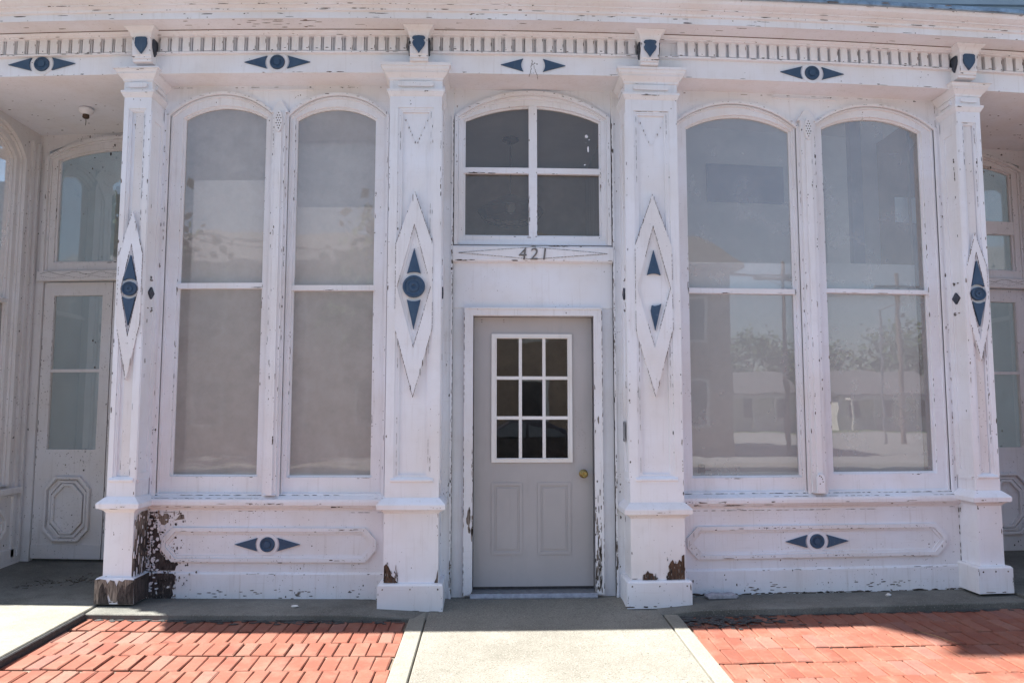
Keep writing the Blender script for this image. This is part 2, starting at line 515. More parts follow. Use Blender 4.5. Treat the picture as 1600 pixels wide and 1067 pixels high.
    hexo = [(cx, dn), (cx + hwp, dn + (zc - dn) * .62), (cx + hwp, up - (up - zc) * .55), (cx, up), (cx - hwp, up - (up - zc) * .55), (cx - hwp, dn + (zc - dn) * .62)]
    dia = [(cx, ibot), (cx + ihw, zc), (cx, itop), (cx - ihw, zc)]
    D.plate(hexo, [dia], -.007, yp + .001)
    bw = .016 if not narrow else .009
    dia2 = [(cx, ibot + bw * 4), (cx + ihw - bw, zc), (cx, itop - bw * 4), (cx - ihw + bw, zc)]
    D.plate(dia, [dia2], .0015, yp + .001)
    D.plate(dia2, [], .006, yp + .001)
    for a, bb in ((hexo[0], hexo[1]), (hexo[3], hexo[4]), (hexo[2], hexo[3]), (hexo[5], hexo[0])):
        D.edge_chips((a[0], -.007, a[1]), (bb[0], -.007, bb[1]), (0, -1, 0), 10, (.004, .008), (.01, .05), spread=.003)
    for a, bb in list(zip(hexo, hexo[1:] + hexo[:1])) + list(zip(dia, dia[1:] + dia[:1])):  # dark flecks along the diamond outlines paint in their shading lines
        n = int(((a[0] - bb[0]) ** 2 + (a[1] - bb[1]) ** 2) ** .5 / .012); run = random.random()
        for i in range(n):
            run = min(1, max(0, run + random.gauss(0, .2)))
            if run < .55: t = (i + random.random()) / n; D.chip((a[0] + (bb[0] - a[0]) * t, -.0068, a[1] + (bb[1] - a[1]) * t), (0, -1, 0), .004, .02, 1)
    D.build('diamond_panel', [M_TRIM, M_CHIP], o, bevel=.0025)
    # blue eye
    r = eye['r']
    if disc:
        K = MB(); K.lathe([(r, .008), (r, -.016), (r * .93, -.021), (r * .82, -.021), (r * .76, -.014), (r * .5, -.012), (r * .44, -.018), (r * .2, -.018), (r * .14, -.012), (.001, -.011)], 'y', (cx, 0, zc), 28)
        K.build('blue_disc', M_BLUE, o)
    g, hb = eye['gap'], eye['hb']
    for sg, tip in ((1, eye['tt']), (-1, eye['tb'])):
        pts = [(cx, tip)]
        a = math.asin(hb / g)
        n = 8
        arc = [(cx + g * math.sin(-a + 2 * a * i / n), zc + sg * g * math.cos(-a + 2 * a * i / n)) for i in range(n + 1)]
        if broken and sg < 0: arc = [(cx - .024, arc[0][1] + .004), (cx - .022, arc[0][1] - .05), (cx - .012, arc[0][1] - .09)][::-1] + arc[2:]; arc = [arc[2], *arc[3:]] if False else arc
        if broken and sg < 0:
            z0 = zc - .115
            pts = [(cx + .005, tip), (cx + .052, z0), (cx + .03, z0 - .012), (cx, z0 - .018), (cx - .018, z0 - .012), (cx - .026, z0 - .05), (cx - .02, z0 - .09), (cx - .012, z0 - .12)]
        else: pts += arc
        T = MB(); T.plate(pts, [], -.012, .008)
        T.build('blue_point', M_BLUE, o, bevel=.002)
    for sd in sides:
        S = MB(); xs = x1 if sd > 0 else x0
        q = .045
        S.plate([(.11, 2.31 - q), (.11 + q, 2.31), (.11, 2.31 + q), (.11 - q, 2.31)], [], 0, .016, 0, lambda a, bb, d, xs=xs, sd=sd: (xs + sd * (.014 - d), a, bb))
        S.build('side_lozenge', M_SLATE, o)
    if name_label: o['label'] = name_label
    return o


EYE_W = dict(z=2.338, top=3.04, bot=1.54, hw=.122, itop=2.80, ibot=1.90, r=.081, gap=.108, hb=.05, tt=2.621, tb=2.025)
EYE_N = dict(z=2.325, top=2.90, bot=1.66, hw=.062, itop=2.66, ibot=1.98, r=.052, gap=.074, hb=.047, tt=2.573, tb=2.055)
EYE_N2 = dict(EYE_N, z=2.33, top=2.80, bot=1.82, tt=2.586, tb=2.082)
P1 = pilaster(-2.700, -2.503, .097, .273, .797, EYE_N, (1,), 3.965)
P2 = pilaster(-.757, -.372, .043, .236, .792, EYE_W, (1,), 4.0)
P3 = pilaster(.993, 1.380, .055, .243, .750, EYE_W, (-1,), 3.995, disc=False, broken=True, name_label='pilaster whose blue disc is missing and lower point broken')
P4 = pilaster(3.503, 3.683, .105, .298, .812, EYE_N2, (-1,), 3.975)
pilaster(-4.95, -4.74, .12, .29, .80, EYE_N, (1,), 3.97)
pilaster(-4.16, -3.98, .12, .29, .80, EYE_N, (1,), 3.97)
pilaster(5.02, 5.22, .12, .29, .80, EYE_N, (-1,), 3.97)
pilaster(6.3, 6.5, .12, .29, .80, EYE_N, (-1,), 3.97)

# rot and lost paint at the feet of the pilasters
def rot_patch(name, parent, pts, y0, mats, th=.004, mp=None):
    m = MB(); m.plate(pts, [], y0 - th, y0 + .002, 0, mp); return m.build(name, mats, parent)


def ragged(cx, cz, w, h, n=16, j=.4):
    return [(cx + math.cos(2 * math.pi * i / n) * w / 2 * (1 - j * random.random()), cz + math.sin(2 * math.pi * i / n) * h / 2 * (1 - j * random.random())) for i in range(n)]


rot_patch('bare_wood_patch', P2, [(-.752, .24), (-.752, .355), (-.737, .37), (-.72, .35), (-.708, .325), (-.70, .29), (-.675, .27), (-.668, .255), (-.655, .24)], 0, M_BROWN)
rot_patch('bare_wood_patch', P2, [(-.373, .24), (-.373, .33), (-.379, .31), (-.385, .27), (-.395, .25), (-.398, .24)], 0, M_BARE)
rot_patch('bare_wood_patch', P3, [(1.075, .247), (1.075, .28), (1.093, .287), (1.11, .31), (1.12, .295), (1.145, .29), (1.15, .275), (1.172, .262), (1.175, .247)], 0, M_BROWN)
rot_patch('bare_wood_patch', P3, [(1.25, .247), (1.25, .29), (1.262, .305), (1.258, .34), (1.275, .37), (1.29, .385), (1.30, .36), (1.322, .355), (1.335, .385), (1.352, .37), (1.355, .41), (1.372, .42), (1.373, .247)], 0, M_BROWN)
rot_patch('bare_wood_patch', P1, [(-2.735, .098), (-2.735, .262), (-2.70, .268), (-2.66, .262), (-2.648, .235), (-2.63, .262), (-2.60, .255), (-2.585, .215), (-2.57, .26), (-2.545, .25), (-2.53, .265), (-2.467, .262), (-2.467, .098), (-2.50, .12), (-2.55, .11), (-2.565, .16), (-2.58, .11), (-2.62, .12), (-2.64, .17), (-2.655, .10)], -.036, M_BARE)
rot_patch('rotten_patch', P1, [(-2.70, .10), (-2.70, .20), (-2.68, .245), (-2.668, .2), (-2.655, .215), (-2.645, .15), (-2.63, .10)], -.0405, M_ROT)
rot_patch('rotten_patch', P1, [(-2.57, .10), (-2.575, .16), (-2.56, .2), (-2.545, .23), (-2.53, .17), (-2.515, .22), (-2.49, .24), (-2.47, .25), (-2.468, .1)], -.0405, M_ROT)
def rim(parent, x0, x1, z0, z1, n, seed):
    rr = random.Random(seed); m = MB()
    for _ in range(n):
        x = rr.uniform(x0, x1); z = z0 + (z1 - z0) * abs(rr.gauss(0, .45))
        m.chip((x, -.001, z), (0, -1, 0), rr.uniform(.003, .010), rr.uniform(.01, .045), rr.choice((0, 0, 1)), .6, 9, .0045)
    o = m.build('splintered_edge', [M_CHIP, M_ROT], parent); o['kind'] = 'stuff'


rim(P2, -.754, -.645, .245, .36, 34, 1); rim(P3, 1.245, 1.375, .25, .40, 40, 2); rim(P3, 1.07, 1.18, .25, .30, 22, 3)
sidemap = lambda a, b, d: (-2.503 - d, a, b)
rot_patch('rotten_patch', P1, [(.001, .28), (.0, .42), (.02, .5), (.035, .62), (.07, .70), (.12, .715), (.218, .715), (.218, .28)], 0, M_BARE, .003, sidemap)
rot_patch('rotten_patch', P1, [(.03, .28), (.045, .36), (.03, .43), (.07, .5), (.10, .60), (.15, .5), (.19, .62), (.218, .58), (.218, .28)], -.004, M_ROT, .003, sidemap)
rot_patch('rotten_patch', P1, [(-.03, .1), (-.034, .268), (.218, .27), (.218, .1)], -.037, M_ROT, .003, sidemap)

# ---------------------------------------------------------------- entablature
XL, XR = -5.0, 6.6
m = MB(); m.prof_x([(0, SOF), (0, 4.10), (.35, 4.10), (.35, SOF)], XL, XR)
m.edge_chips((XL, 0, SOF + .005), (XR, 0, SOF + .005), (0, -1, 0), 5, (.003, .007), (.01, .06)); m.specks(XL, XR, SOF, 4.1, 0, 50, (.003, .009))
for k, (x, z) in enumerate(((.305, 4.022), (.318, 4.03), (.335, 4.024))): m.chip((x, 0, z), (0, -1, 0), .012, .012)
for k in range(14):
    m.chip((.30 - .02 * (k / 13) + random.uniform(-.004, .004), 0, 4.05 - .12 * k / 13), (0, -1, 0), .005, .016)
    m.chip((.31 + .035 * (k / 13) + random.uniform(-.004, .004), 0, 4.01 - .1 * k / 13), (0, -1, 0), .004, .014)
m.build('frieze', [M_WHITE, M_CHIP], B)

m = MB(); m.box(XL, XR, .008, .3, 4.10, 4.225)
m.prof_x([(-.028, 4.088), (-.03, 4.10), (.0, 4.103), (.0, 4.088)], XL, XR)
m.edge_chips((XL, -.03, 4.094), (XR, -.03, 4.094), (0, -1, 0), 6, (.003, .006), (.01, .05))
m.build('dentil_back_board', [M_TRIM, M_CHIP], B)
BR = [-4.85, -4.05, -2.544, -.538, 1.164, 3.546, 5.1]
segs = [(-4.98, -4.93), (-4.78, -4.14), (-3.96, -2.63), (-2.455, -.62), (-.455, 1.08), (1.30, 3.46), (3.63, 5.0), (5.2, 6.55)]
for a, b in segs:
    n = int((b - a) / .0765)
    if n < 1: continue
    m = MB(); p = (b - a) / n
    for i in range(n):
        if i == 0 and abs(a - 1.30) < .01: continue
        x = a + (i + .5) * p + random.uniform(-.0025, .0025); wj = .0255 + random.uniform(-.0015, .0015)
        zt = 4.105 + random.uniform(-.002, .002)
        m.prof_x([(-.027 + random.uniform(-.002, .002), zt), (-.030, zt + .012), (-.027, 4.214), (.006, 4.214), (.006, zt)], x - wj, x + wj)
        if random.random() < .6: m.chip((x + random.uniform(-.02, .02), -.030, zt + random.uniform(.0, .02)), (0, -1, 0), random.uniform(.008, .03), .008)
        if random.random() < .5: m.chip((x + wj - .002, -.0295, random.uniform(4.12, 4.2)), (0, -1, 0), .005, random.uniform(.01, .05))
        m.box(x + wj + .004, x + wj + .010, -.014, .006, 4.108, 4.214)
    m.build('dentil_course', [M_TRIM, M_CHIP], B, bevel=.002)

m = MB()
m.prof_x([(.1, 4.212), (-.052, 4.212), (-.055, 4.219), (-.066, 4.222), (-.078, 4.231), (-.082, 4.240), (.1, 4.240)], XL, XR)
m.edge_chips((XL, -.054, 4.215), (XR, -.054, 4.215), (0, -1, 0), 4, (.003, .006), (.01, .05))
m.box(XL, XR, -.0845, -.081, 4.2362, 4.2403, 2)  # thin dark brown strip along the soffit junction
m.build('bed_moulding', [M_TRIM, M_CHIP, simple('dark_brown_strip', (.14, .085, .055), .95, .4, 20)], B)
m = MB()
m.prof_x([(.1, 4.2405), (-.245, 4.2405), (-.25, 4.234), (-.256, 4.234), (-.256, 4.281), (-.262, 4.283), (-.275, 4.284), (-.278, 4.298), (-.283, 4.301), (-.296, 4.308), (-.312, 4.310), (-.314, 4.316),
          (-.335, 4.322), (-.360, 4.335), (-.372, 4.352), (-.376, 4.354), (-.378, 4.362), (.1, 4.37)], XL, XR)
for yy, zz, r in ((-.256, 4.27, 5), (-.256, 4.24, 4), (-.279, 4.292, 6), (-.314, 4.313, 5), (-.376, 4.358, 7)):
    m.edge_chips((XL, yy, zz), (XR, yy, zz), (0, -1, 0), r, (.003, .008), (.01, .07))
for k in range(40): m.chip((random.uniform(XL, XR), random.uniform(-.24, -.1), 4.2405), (0, 0, -1), random.uniform(.01, .1), random.uniform(.004, .012), 2)
for k in range(18): m.chip((random.gauss(-1.5, .25), random.uniform(-.23, -.12), 4.2405), (0, 0, -1), random.uniform(.02, .12), random.uniform(.004, .014), 2)
m.build('crown_cornice', [M_TRIM, M_CHIP, M_BARE], B)
m = MB()
m.prof_x([(-.378, 4.362), (-.392, 4.36), (-.396, 4.364), (-.394, 4.392), (-.37, 4.41), (.12, 4.50), (.12, 4.37)], XL, XR)
for k in range(70): m.chip((random.uniform(XL, XR), -.396, random.uniform(4.364, 4.39)), (0, -1, 0), random.uniform(.01, .09), random.uniform(.004, .014))
m.edge_chips((XL, -.397, 4.366), (XR, -.397, 4.366), (0, -1, 0), 9, (.004, .009), (.02, .1))
m.build('metal_flashing', [M_FLASH, M_CHIP], B)

for x in BR:
    m = MB(); h = .066
    m.prof_x([(.02, 4.0), (-.085, 4.0), (-.088, 4.014), (-.085, 4.020), (-.095, 4.022), (-.098, 4.036), (-.105, 4.045), (-.118, 4.175), (.02, 4.175)], x - h, x + h)
    m.rect_loft(x - h, x + h, -.118, .02, [(4.172, .001), (4.180, .006), (4.20, .012), (4.215, .022), (4.230, .040), (4.2395, .044)])
    m.edge_chips((x - h + .004, -.112, 4.04), (x - h + .004, -.118, 4.17), (0, -1, 0), 18); m.edge_chips((x + h - .004, -.112, 4.04), (x + h - .004, -.118, 4.17), (0, -1, 0), 18)
    m.edge_chips((x - h, -.098, 4.03), (x + h, -.098, 4.03), (0, -1, 0), 24, (.004, .008), (.01, .05))
    br = m.build('bracket', [M_TRIM, M_CHIP], B, bevel=.003)
    m = MB()
    urn = [(0, .0), (.018, .03), (.040, .062), (.047, .085), (.040, .102), (.030, .110), (.044, .118), (.048, .130), (.036, .142), (0, .146)] if x in (-.538, 1.164) else \
          [(0, .0), (.02, .03), (.038, .062), (.044, .09), (.042, .118), (.044, .130), (.034, .142), (0, .144)]
    pts = [(x + a, 4.047 + b * .87) for a, b in urn] + [(x - a, 4.047 + b * .87) for a, b in urn[-2:0:-1]]
    m.plate(pts, [], -.128, -.09)
    m.build('urn_ornament', M_BLUE, br, bevel=.002)
    for sd in (-1, 1):
        m = MB()
        pts = [(-.05 + a * .9, 4.05 + b * .87) for a, b in urn] + [(-.05 - a * .9, 4.05 + b * .87) for a, b in urn[-2:0:-1]]
        m.plate(pts, [], 0, .03, 0, lambda a, b, d, x=x, sd=sd: (x + sd * (h + .012 - d), a, b))
        m.build('urn_ornament', M_SLATE, br)


def eye_h(x, y, z, disc=True, s=1., parent=B):
    e = part_empty('eye_ornament', parent)
    g, hb, t = .083 * s, .049 * s, .243 * s
    if disc:
        K = MB(); r = .054 * s
        K.lathe([(r, .008), (r, -.013), (r * .92, -.018), (r * .8, -.018), (r * .74, -.011), (r * .48, -.009), (r * .42, -.016), (.001, -.016)], 'y', (x, y, z), 26)
        K.build('blue_disc', M_BLUE, e)
    for sg in (-1, 1):
        a = math.asin(hb / g); n = 8
        pts = [(x + sg * t, z)] + [(x + sg * g * math.cos(-a + 2 * a * i / n) + sg * .006, z + g * math.sin(-a + 2 * a * i / n)) for i in range(n + 1)]
        T = MB(); T.plate(pts, [], y - .012, y + .006); T.build('blue_point', M_BLUE, e, bevel=.002)
    # pale raised ring round the disc
    m = MB(); n = 28
    circ = lambda r: [(x + r * math.cos(2 * math.pi * i / n), z + r * math.sin(2 * math.pi * i / n)) for i in range(n)]
    if disc: m.plate(circ(.080 * s), [circ(.056 * s)], y - .005, y + .004); m.build('ring', M_TRIM, e)
    return e


for x, z, d in ((-4.45, 4.03, 1), (-3.309, 4.034, 1), (-1.592, 4.024, 1), (.306, 4.012, 0), (2.411, 4.016, 1), (4.4, 4.02, 1)):
    eye_h(x, 0, z, bool(d))

# ---------------------------------------------------------------- window bays
def make_window(name, parent, xl, xr, zb, zs, zt, wl, wr, yf, rails, mp=None, glass=M_GLASS, mats=None, bot=.145, bead=True, hood=True, hw=.022):
    """arched sash: frame > hood moulding, meeting rail, pane"""
    mats = mats or [M_TRIM, M_CHIP]
    mpf = mp or (lambda a, b, d: (a, d, b))
    fr = MB(); inner = arch(xl, xr, zb, zs, zt)
    outer = arch(xl - wl, xr + wr, zb - bot, zs + .01, zt + .075)
    fr.plate(outer, [inner], yf, yf + .05, 0, mp)
    if bead:
        b = .013
        fr.plate(inner, [arch(xl + b, xr - b, zb + b, zs - .004, zt - b)], yf + .022, yf + .05, 0, mp)
    if mp is None:
        fr.edge_chips((xl + .003, yf, zb), (xl + .003, yf, zs), (0, -1, 0), 7); fr.edge_chips((xr - .003, yf, zb), (xr - .003, yf, zs), (0, -1, 0), 7)
        fr.edge_chips((xl, yf, zb - .005), (xr, yf, zb - .005), (0, -1, 0), 6, (.003, .008), (.01, .05))
        fr.edge_chips((xl - wl, yf, zb - bot + .01), (xr + wr, yf, zb - bot + .01), (0, -1, 0), 9, (.005, .012), (.01, .08))
        fr.specks(xl - wl, xl, zb, zs, yf, 10, (.003, .010)); fr.specks(xr, xr + wr, zb, zs, yf, 10, (.003, .010))
    w = fr.build(name, mats, parent, bevel=.003)
    if hood:
        h = MB()
        o1 = arch(xl - wl - hw, xr + wr + hw, zb - bot, zs + .015, zt + .075 + hw)
        h.plate(o1, [arch(xl - wl, xr + wr, zb - bot + .001, zs + .01, zt + .075)], yf - .045, yf + .01, 0, mp)
        o2 = arch(xl - wl - .006, xr + wr + .006, zb - bot + .0005, zs + .011, zt + .081)
        h.plate(arch(xl - wl + .001, xr + wr - .001, zb - bot + .002, zs + .01, zt + .074), [arch(xl - wl + .014, xr + wr - .014, zb - bot + .003, zs + .006, zt + .061)], yf - .018, yf + .01, 0, mp)
        if mp is None:
            for a, b in zip(o1[2:], o1[3:]): h.edge_chips((a[0], yf - .045, a[1] - .008), (b[0], yf - .045, b[1] - .008), (0, -1, 0), 14, (.003, .006), (.01, .035))
            h.edge_chips((xl - wl - .012, yf - .045, zb), (xl - wl - .012, yf - .045, zs), (0, -1, 0), 6); h.edge_chips((xr + wr + .012, yf - .045, zb), (xr + wr + .012, yf - .045, zs), (0, -1, 0), 6)
        h.build('hood_moulding', mats, w, bevel=.003)
    for z0, z1 in rails:
        r = MB()
        r.plate(rect(xl - .012, xr + .012, z0, z1), [], yf + .006, yf + .046, 0, mp)
        if mp is None:
            r.edge_chips((xl, yf + .006, z0 + .004), (xr, yf + .006, z0 + .004), (0, -1, 0), 9, (.003, .006), (.01, .06))
        r.build('meeting_rail', mats, w, bevel=.003)
    g = MB(); yg = yf + .04
    cuts = [zb - .005] + [(a + b) / 2 for a, b in rails]
    ar = arch(xl - .004, xr + .004, 0, zs, zt + .003)
    for i, z in enumerate(cuts):
        if i + 1 < len(cuts): pts = rect(xl - .004, xr + .004, z, cuts[i + 1] - .002)
        else: pts = [(xl - .004, z), (xr + .004, z)] + ar[2:]
        g.face([mpf(a, b, yg + .002 * (i % 2)) for a, b in pts])
    g.build('glass_pane', glass, w)
    return w


def bay(x0, x1, wins, post, panel, eyex, eyez, step, bot, glass):
    yw = .235; yf = .262
    W = MB()
    holes = [arch(a - wl, b + wr, .81, zs + .01, zt + .075) for a, b, zb, zs, zt, wl, wr, _ in wins]
    W.plate(rect(x0, x1, .80, SOF + .01), holes, yw, yw + .06)
    W.specks(x0, x1, 3.75, SOF, yw, 12, (.004, .012))
    W.prof_x([(yw, 3.905), (yw - .012, 3.908), (yw - .012, 3.914), (yw, 3.917)], post[0] - .2, post[1] + .2)
    W.edge_chips((x0, yw, 3.93), (x1, yw, 3.93), (0, -1, 0), 5, (.004, .01), (.01, .05))
    for xx in (x0 + .018, x1 - .018):
        W.box(xx - .009, xx + .009, yw - .018, yw + .002, .81, 3.74)
        W.edge_chips((xx, yw - .018, .85), (xx, yw - .018, 3.7), (0, -1, 0), 8)
    for xx in (x0 + .004, x1 - .004, x0 + .03, x1 - .03): W.seam((xx, yw, .83), (xx, yw, 3.9), (0, -1, 0), .004, .5)
    W.seam((x0, yw, SOF - .012), (x1, yw, SOF - .012), (0, -1, 0), .004, .4)
    wall = W.build('bay_wall', [M_WHITE, M_CHIP], B, bevel=.003)
    for a, b, zb, zs, zt, wl, wr, rail in wins:
        make_window('window', B, a, b, zb, zs, zt, wl, wr, yf, [rail], hood=True, glass=glass)
    # mullion post
    p = MB(); xa, xb = post; cxp = (xa + xb) / 2
    p.box(xa, xb, .19, yw + .01, .825, 3.72)
    p.prof_x([(.175, .825), (.175, .83), (.19, .83), (.19, .825)], xa, xb)
    p.box(cxp - .022, cxp + .022, .176, .192, .825, 3.56)
    p.edge_chips((xa + .004, .19, .9), (xa + .004, .19, 3.7), (0, -1, 0), 7); p.edge_chips((xb - .004, .19, .9), (xb - .004, .19, 3.7), (0, -1, 0), 7)
    p.edge_chips((cxp + .02, .176, .9), (cxp + .02, .176, 3.5), (0, -1, 0), 5); p.edge_chips((cxp - .02, .176, .9), (cxp - .02, .176, 3.5), (0, -1, 0), 5)
    p.plate([(xa - .02, 3.72), (xb + .02, 3.72), (cxp + .02, 3.80), (cxp, 3.815), (cxp - .02, 3.80)], [], .20, yw + .01)
    po = p.build('mullion_post', [M_TRIM, M_CHIP], B, bevel=.006)
    o = MB(); n = 20
    o.plate([(cxp + .026 * math.cos(2 * math.pi * i / n), 3.645 + .088 * math.sin(2 * math.pi * i / n)) for i in range(n)], [], .168, .195)
    for r in range(7):
        for cc in range(2 if r % 2 else 3):
            xx = cxp + (cc - (.5 if r % 2 else 1)) * .017; zz = 3.585 + r * .02
            if ((xx - cxp) / .026) ** 2 + ((zz - 3.645) / .088) ** 2 < .85: o.chip((xx, .168, zz), (0, -1, 0), .011, .014, 1, .15)
    o.build('lattice_boss', [M_TRIM, M_CHIP], po, bevel=.003)
    # sill
    s = MB()
    s.prof_x([(.30, .842), (.235, .832), (.228, .820), (.20, .806), (.172, .795), (.168, .778), (.170, .755), (.178, .750), (.19, .735), (.214, .728), (.222, .712), (.222, .700), (.30, .70)], x0, x1)
    s.edge_chips((x0, .168, .765), (x1, .168, .765), (0, -1, 0), 8, (.004, .009), (.01, .06)); s.edge_chips((x0, .183, .742), (x1, .183, .742), (0, -1, 0), 6, (.004, .009), (.02, .09))
    s.edge_chips((x0, .222, .705), (x1, .222, .705), (0, -1, 0), 6, (.004, .009), (.01, .06))
    s.seam((x0, .227, .822), (x1, .227, .822), (0, -1, 0), .006, .7); s.seam((x0, .19, .8025), (x1, .19, .8025), (0, -1, .8), .005, .4)
    s.build('window_sill', [M_TRIM, M_CHIP], B)
    # panelled apron
    a = MB()
    a.box(x0, x1, .22, .30, step - .01, .705)
    a.prof_x([(.205, bot), (.205, step - .008), (.212, step + .004), (.222, step + .006), (.23, step + .006), (.23, bot)], x0, x1)
    a.specks(x0, x1, bot, step, .205, 26, (.004, .016)); a.specks(x0, x1, step, .68, .22, 30, (.003, .012))
    a.edge_chips((x0, .205, bot + .012), (x1, .205, bot + .012), (0, -1, 0), 14, (.006, .018), (.02, .14))
    a.edge_chips((x0, .206, step - .004), (x1, .206, step - .004), (0, -1, 0), 6, (.003, .006), (.02, .1))
    for k in range(5):
        xx = random.uniform(x0 + .3, x1 - .2)
        for q in range(7): a.chip((xx + random.gauss(0, .05), .205, bot + .06 + random.gauss(0, .015)), (0, -1, 0), random.uniform(.015, .05), .008)
    a.seam((x0, .2215, .262 + step - .262 + .012), (x1, .2215, step + .012), (0, -1, 0), .004, .5)
    a.seam((x0 + .006, .219, step), (x0 + .006, .219, .7), (0, -1, 0), .007, .8); a.seam((x1 - .006, .219, step), (x1 - .006, .219, .7), (0, -1, 0), .007, .8)
    for q in range(3): a.seam((x0, .2045, bot + .003 + .005 * q), (x1, .2045, bot + .003 + .005 * q), (0, -1, 0), .014, .55)
    a.seam((x0, .219, .698), (x1, .219, .698), (0, -1, 0), .005, .6)
    ap = a.build('apron_panel', [M_LOW, M_CHIP], B)
    px0, px1, pz0, pz1 = panel
    q = MB()
    q.plate(octo(px0, px1, pz0, pz1, .075, .085), [octo(px0 + .028, px1 - .028, pz0 + .028, pz1 - .028, .068, .078)], .200, .222)
    q.plate(octo(px0 + .028, px1 - .028, pz0 + .028, pz1 - .028, .068, .078), [octo(px0 + .046, px1 - .046, pz0 + .046, pz1 - .046, .062, .072)], .212, .222)
    oc = octo(px0 + .014, px1 - .014, pz0 + .014, pz1 - .014, .075, .085)
    for A, Bq in zip(oc, oc[1:] + oc[:1]): q.edge_chips((A[0], .200, A[1]), (Bq[0], .200, Bq[1]), (0, -1, 0), 6, (.004, .009), (.01, .045))
    for A, Bq in zip(oc, oc[1:] + oc[:1]): q.edge_chips((A[0], .200, A[1] - .012), (Bq[0], .200, Bq[1] - .012), (0, -1, 0), 5, (.003, .007), (.02, .07))
    q.build('panel_moulding', [M_WORN, M_CHIP], ap, bevel=.007)
    eye_h(eyex, .219, eyez, True, .98)
    return ap


ZA = (.955, 3.705, 3.803)
apAB = bay(-2.505, -.755, [(-2.372, -1.730, *ZA, .085, .048, (2.369, 2.412)), (-1.515, -.888, .950, 3.692, 3.79, .040, .075, (2.352, 2.393))],
           (-1.666, -1.574), (-2.388, -.842, .342, .588), -1.629, .468, .262, .066, M_GLASS)
apCD = bay(1.378, 3.505, [(1.505, 2.343, .938, 3.66, 3.775, .09, .025, (2.348, 2.388)), (2.578, 3.378, .960, 3.692, 3.798, .06, .08, (2.365, 2.398))],
           (2.390, 2.494), (1.448, 3.392, .345, .583), 2.418, .464, .265, .080, M_GLASS5)
# rot in the left corner of the first apron
rot_patch('rotten_patch', apAB, [(-2.503, .28), (-2.503, .66), (-2.48, .70), (-2.455, .665), (-2.45, .61), (-2.425, .58), (-2.41, .52), (-2.40, .47), (-2.405, .41), (-2.375, .38), (-2.35, .36), (-2.31, .345), (-2.28, .32), (-2.29, .28)], .219, M_ROT, .004)
rot_patch('rotten_patch', apAB, [(-2.505, .068), (-2.505, .262), (-2.30, .26), (-2.275, .24), (-2.285, .19), (-2.30, .15), (-2.29, .11), (-2.315, .068)], .205, M_ROT, .004)
rot_patch('bare_wood_patch', apAB, [(-2.46, .685), (-2.36, .69), (-2.345, .675), (-2.35, .63), (-2.375, .605), (-2.40, .61), (-2.415, .65), (-2.45, .655)], .219, M_BARE, .002)
rot_patch('bare_wood_patch', apAB, [(-2.30, .64), (-2.265, .685), (-2.24, .68), (-2.235, .65), (-2.27, .645)], .219, M_BARE, .002)
m = MB()
for k in range(110):
    z = random.uniform(.10, .70); m.chip((-2.503 + abs(random.gauss(0, .07)), .2135 if z > .28 else .1995, z), (0, -1, 0), random.uniform(.006, .035), random.uniform(.008, .05), 2, t=.003)
for k in range(60): m.chip((-2.494, random.uniform(.0, .21), random.uniform(.28, .71)), (1, 0, 0), random.uniform(.006, .02), random.uniform(.02, .09), random.choice((1, 2)), t=.003)
for k in range(150):
    m.chip((-2.50 + abs(random.gauss(0, .11)), .2185, random.uniform(.27, .70)), (0, -1, 0), random.uniform(.006, .03), random.uniform(.008, .035), 0 if random.random() < .75 else 1)
for k in range(60):
    m.chip((random.uniform(-2.5, -2.27), .2005, random.uniform(.07, .27)), (0, -1, 0), random.uniform(.006, .025), random.uniform(.008, .03), random.choice((0, 0, 1)))
for k in range(170):
    z = random.uniform(.08, .72); m.chip((-2.50 + abs(random.gauss(0, .16)), .2183 if z > .28 else .2, z), (0, -1, 0), random.uniform(.004, .016), random.uniform(.006, .022), 3)
m.build('flaking_spots', [M_ROT, M_BARE, M_LOW, M_CHIP], apAB)['kind'] = 'stuff'

# ---------------------------------------------------------------- the door bay
DX0, DX1 = -.372, .993
YD = .30
m = MB()
m.plate(rect(DX0, DX1, .06, SOF + .01), [rect(-.139, .777, .05, 2.166), arch(-.26, .892, 2.745, 3.72, 3.875)], YD, YD + .07)
m.specks(DX0, DX1, 3.7, 3.93, YD, 14, (.004, .012))
wallD = m.build('entrance_wall', [M_WHITE, M_CHIP], B)
for a, b in ((DX0, -.296), (.928, DX1)):
    m = MB(); m.box(a, b, YD - .035, YD + .01, .06, SOF); m.box((b - .016) if a < 0 else a, b if a < 0 else a + .016, YD - .047, YD, .06, 3.72)
    e = b - .008 if a < 0 else a + .008
    m.edge_chips((e, YD - .047, .1), (e, YD - .047, 3.7), (0, -1, 0), 14, (.003, .010)); m.edge_chips((e, YD - .047, .1), (e, YD - .047, 1.2), (0, -1, 0), 16, (.004, .013), (.01, .07))
    m.specks(a, b, .1, 1.2, YD - .035, 18, (.004, .018)); m.specks(a, b, 1.2, 3.8, YD - .035, 14)
    m.seam((b if a < 0 else a, YD - .047, .1), (b if a < 0 else a, YD - .047, 3.7), (0, -1, 0), .006, .6)
    m.build('jamb_board', [M_LOW, M_CHIP], B, bevel=.003)
make_window('transom_window', B, -.220, .852, 2.785, 3.708, 3.827, .04, .04, YD + .012, [], bot=.075, glass=M_GLASS3, hood=True, hw=.03)
TW = [o for o in B.children if o.name.startswith('transom_window')][0]
m = MB()
m.box(-.225, .857, YD + .016, YD + .05, 3.283, 3.329); m.box(.287, .352, YD + .0135, YD + .05, 2.78, 3.826)
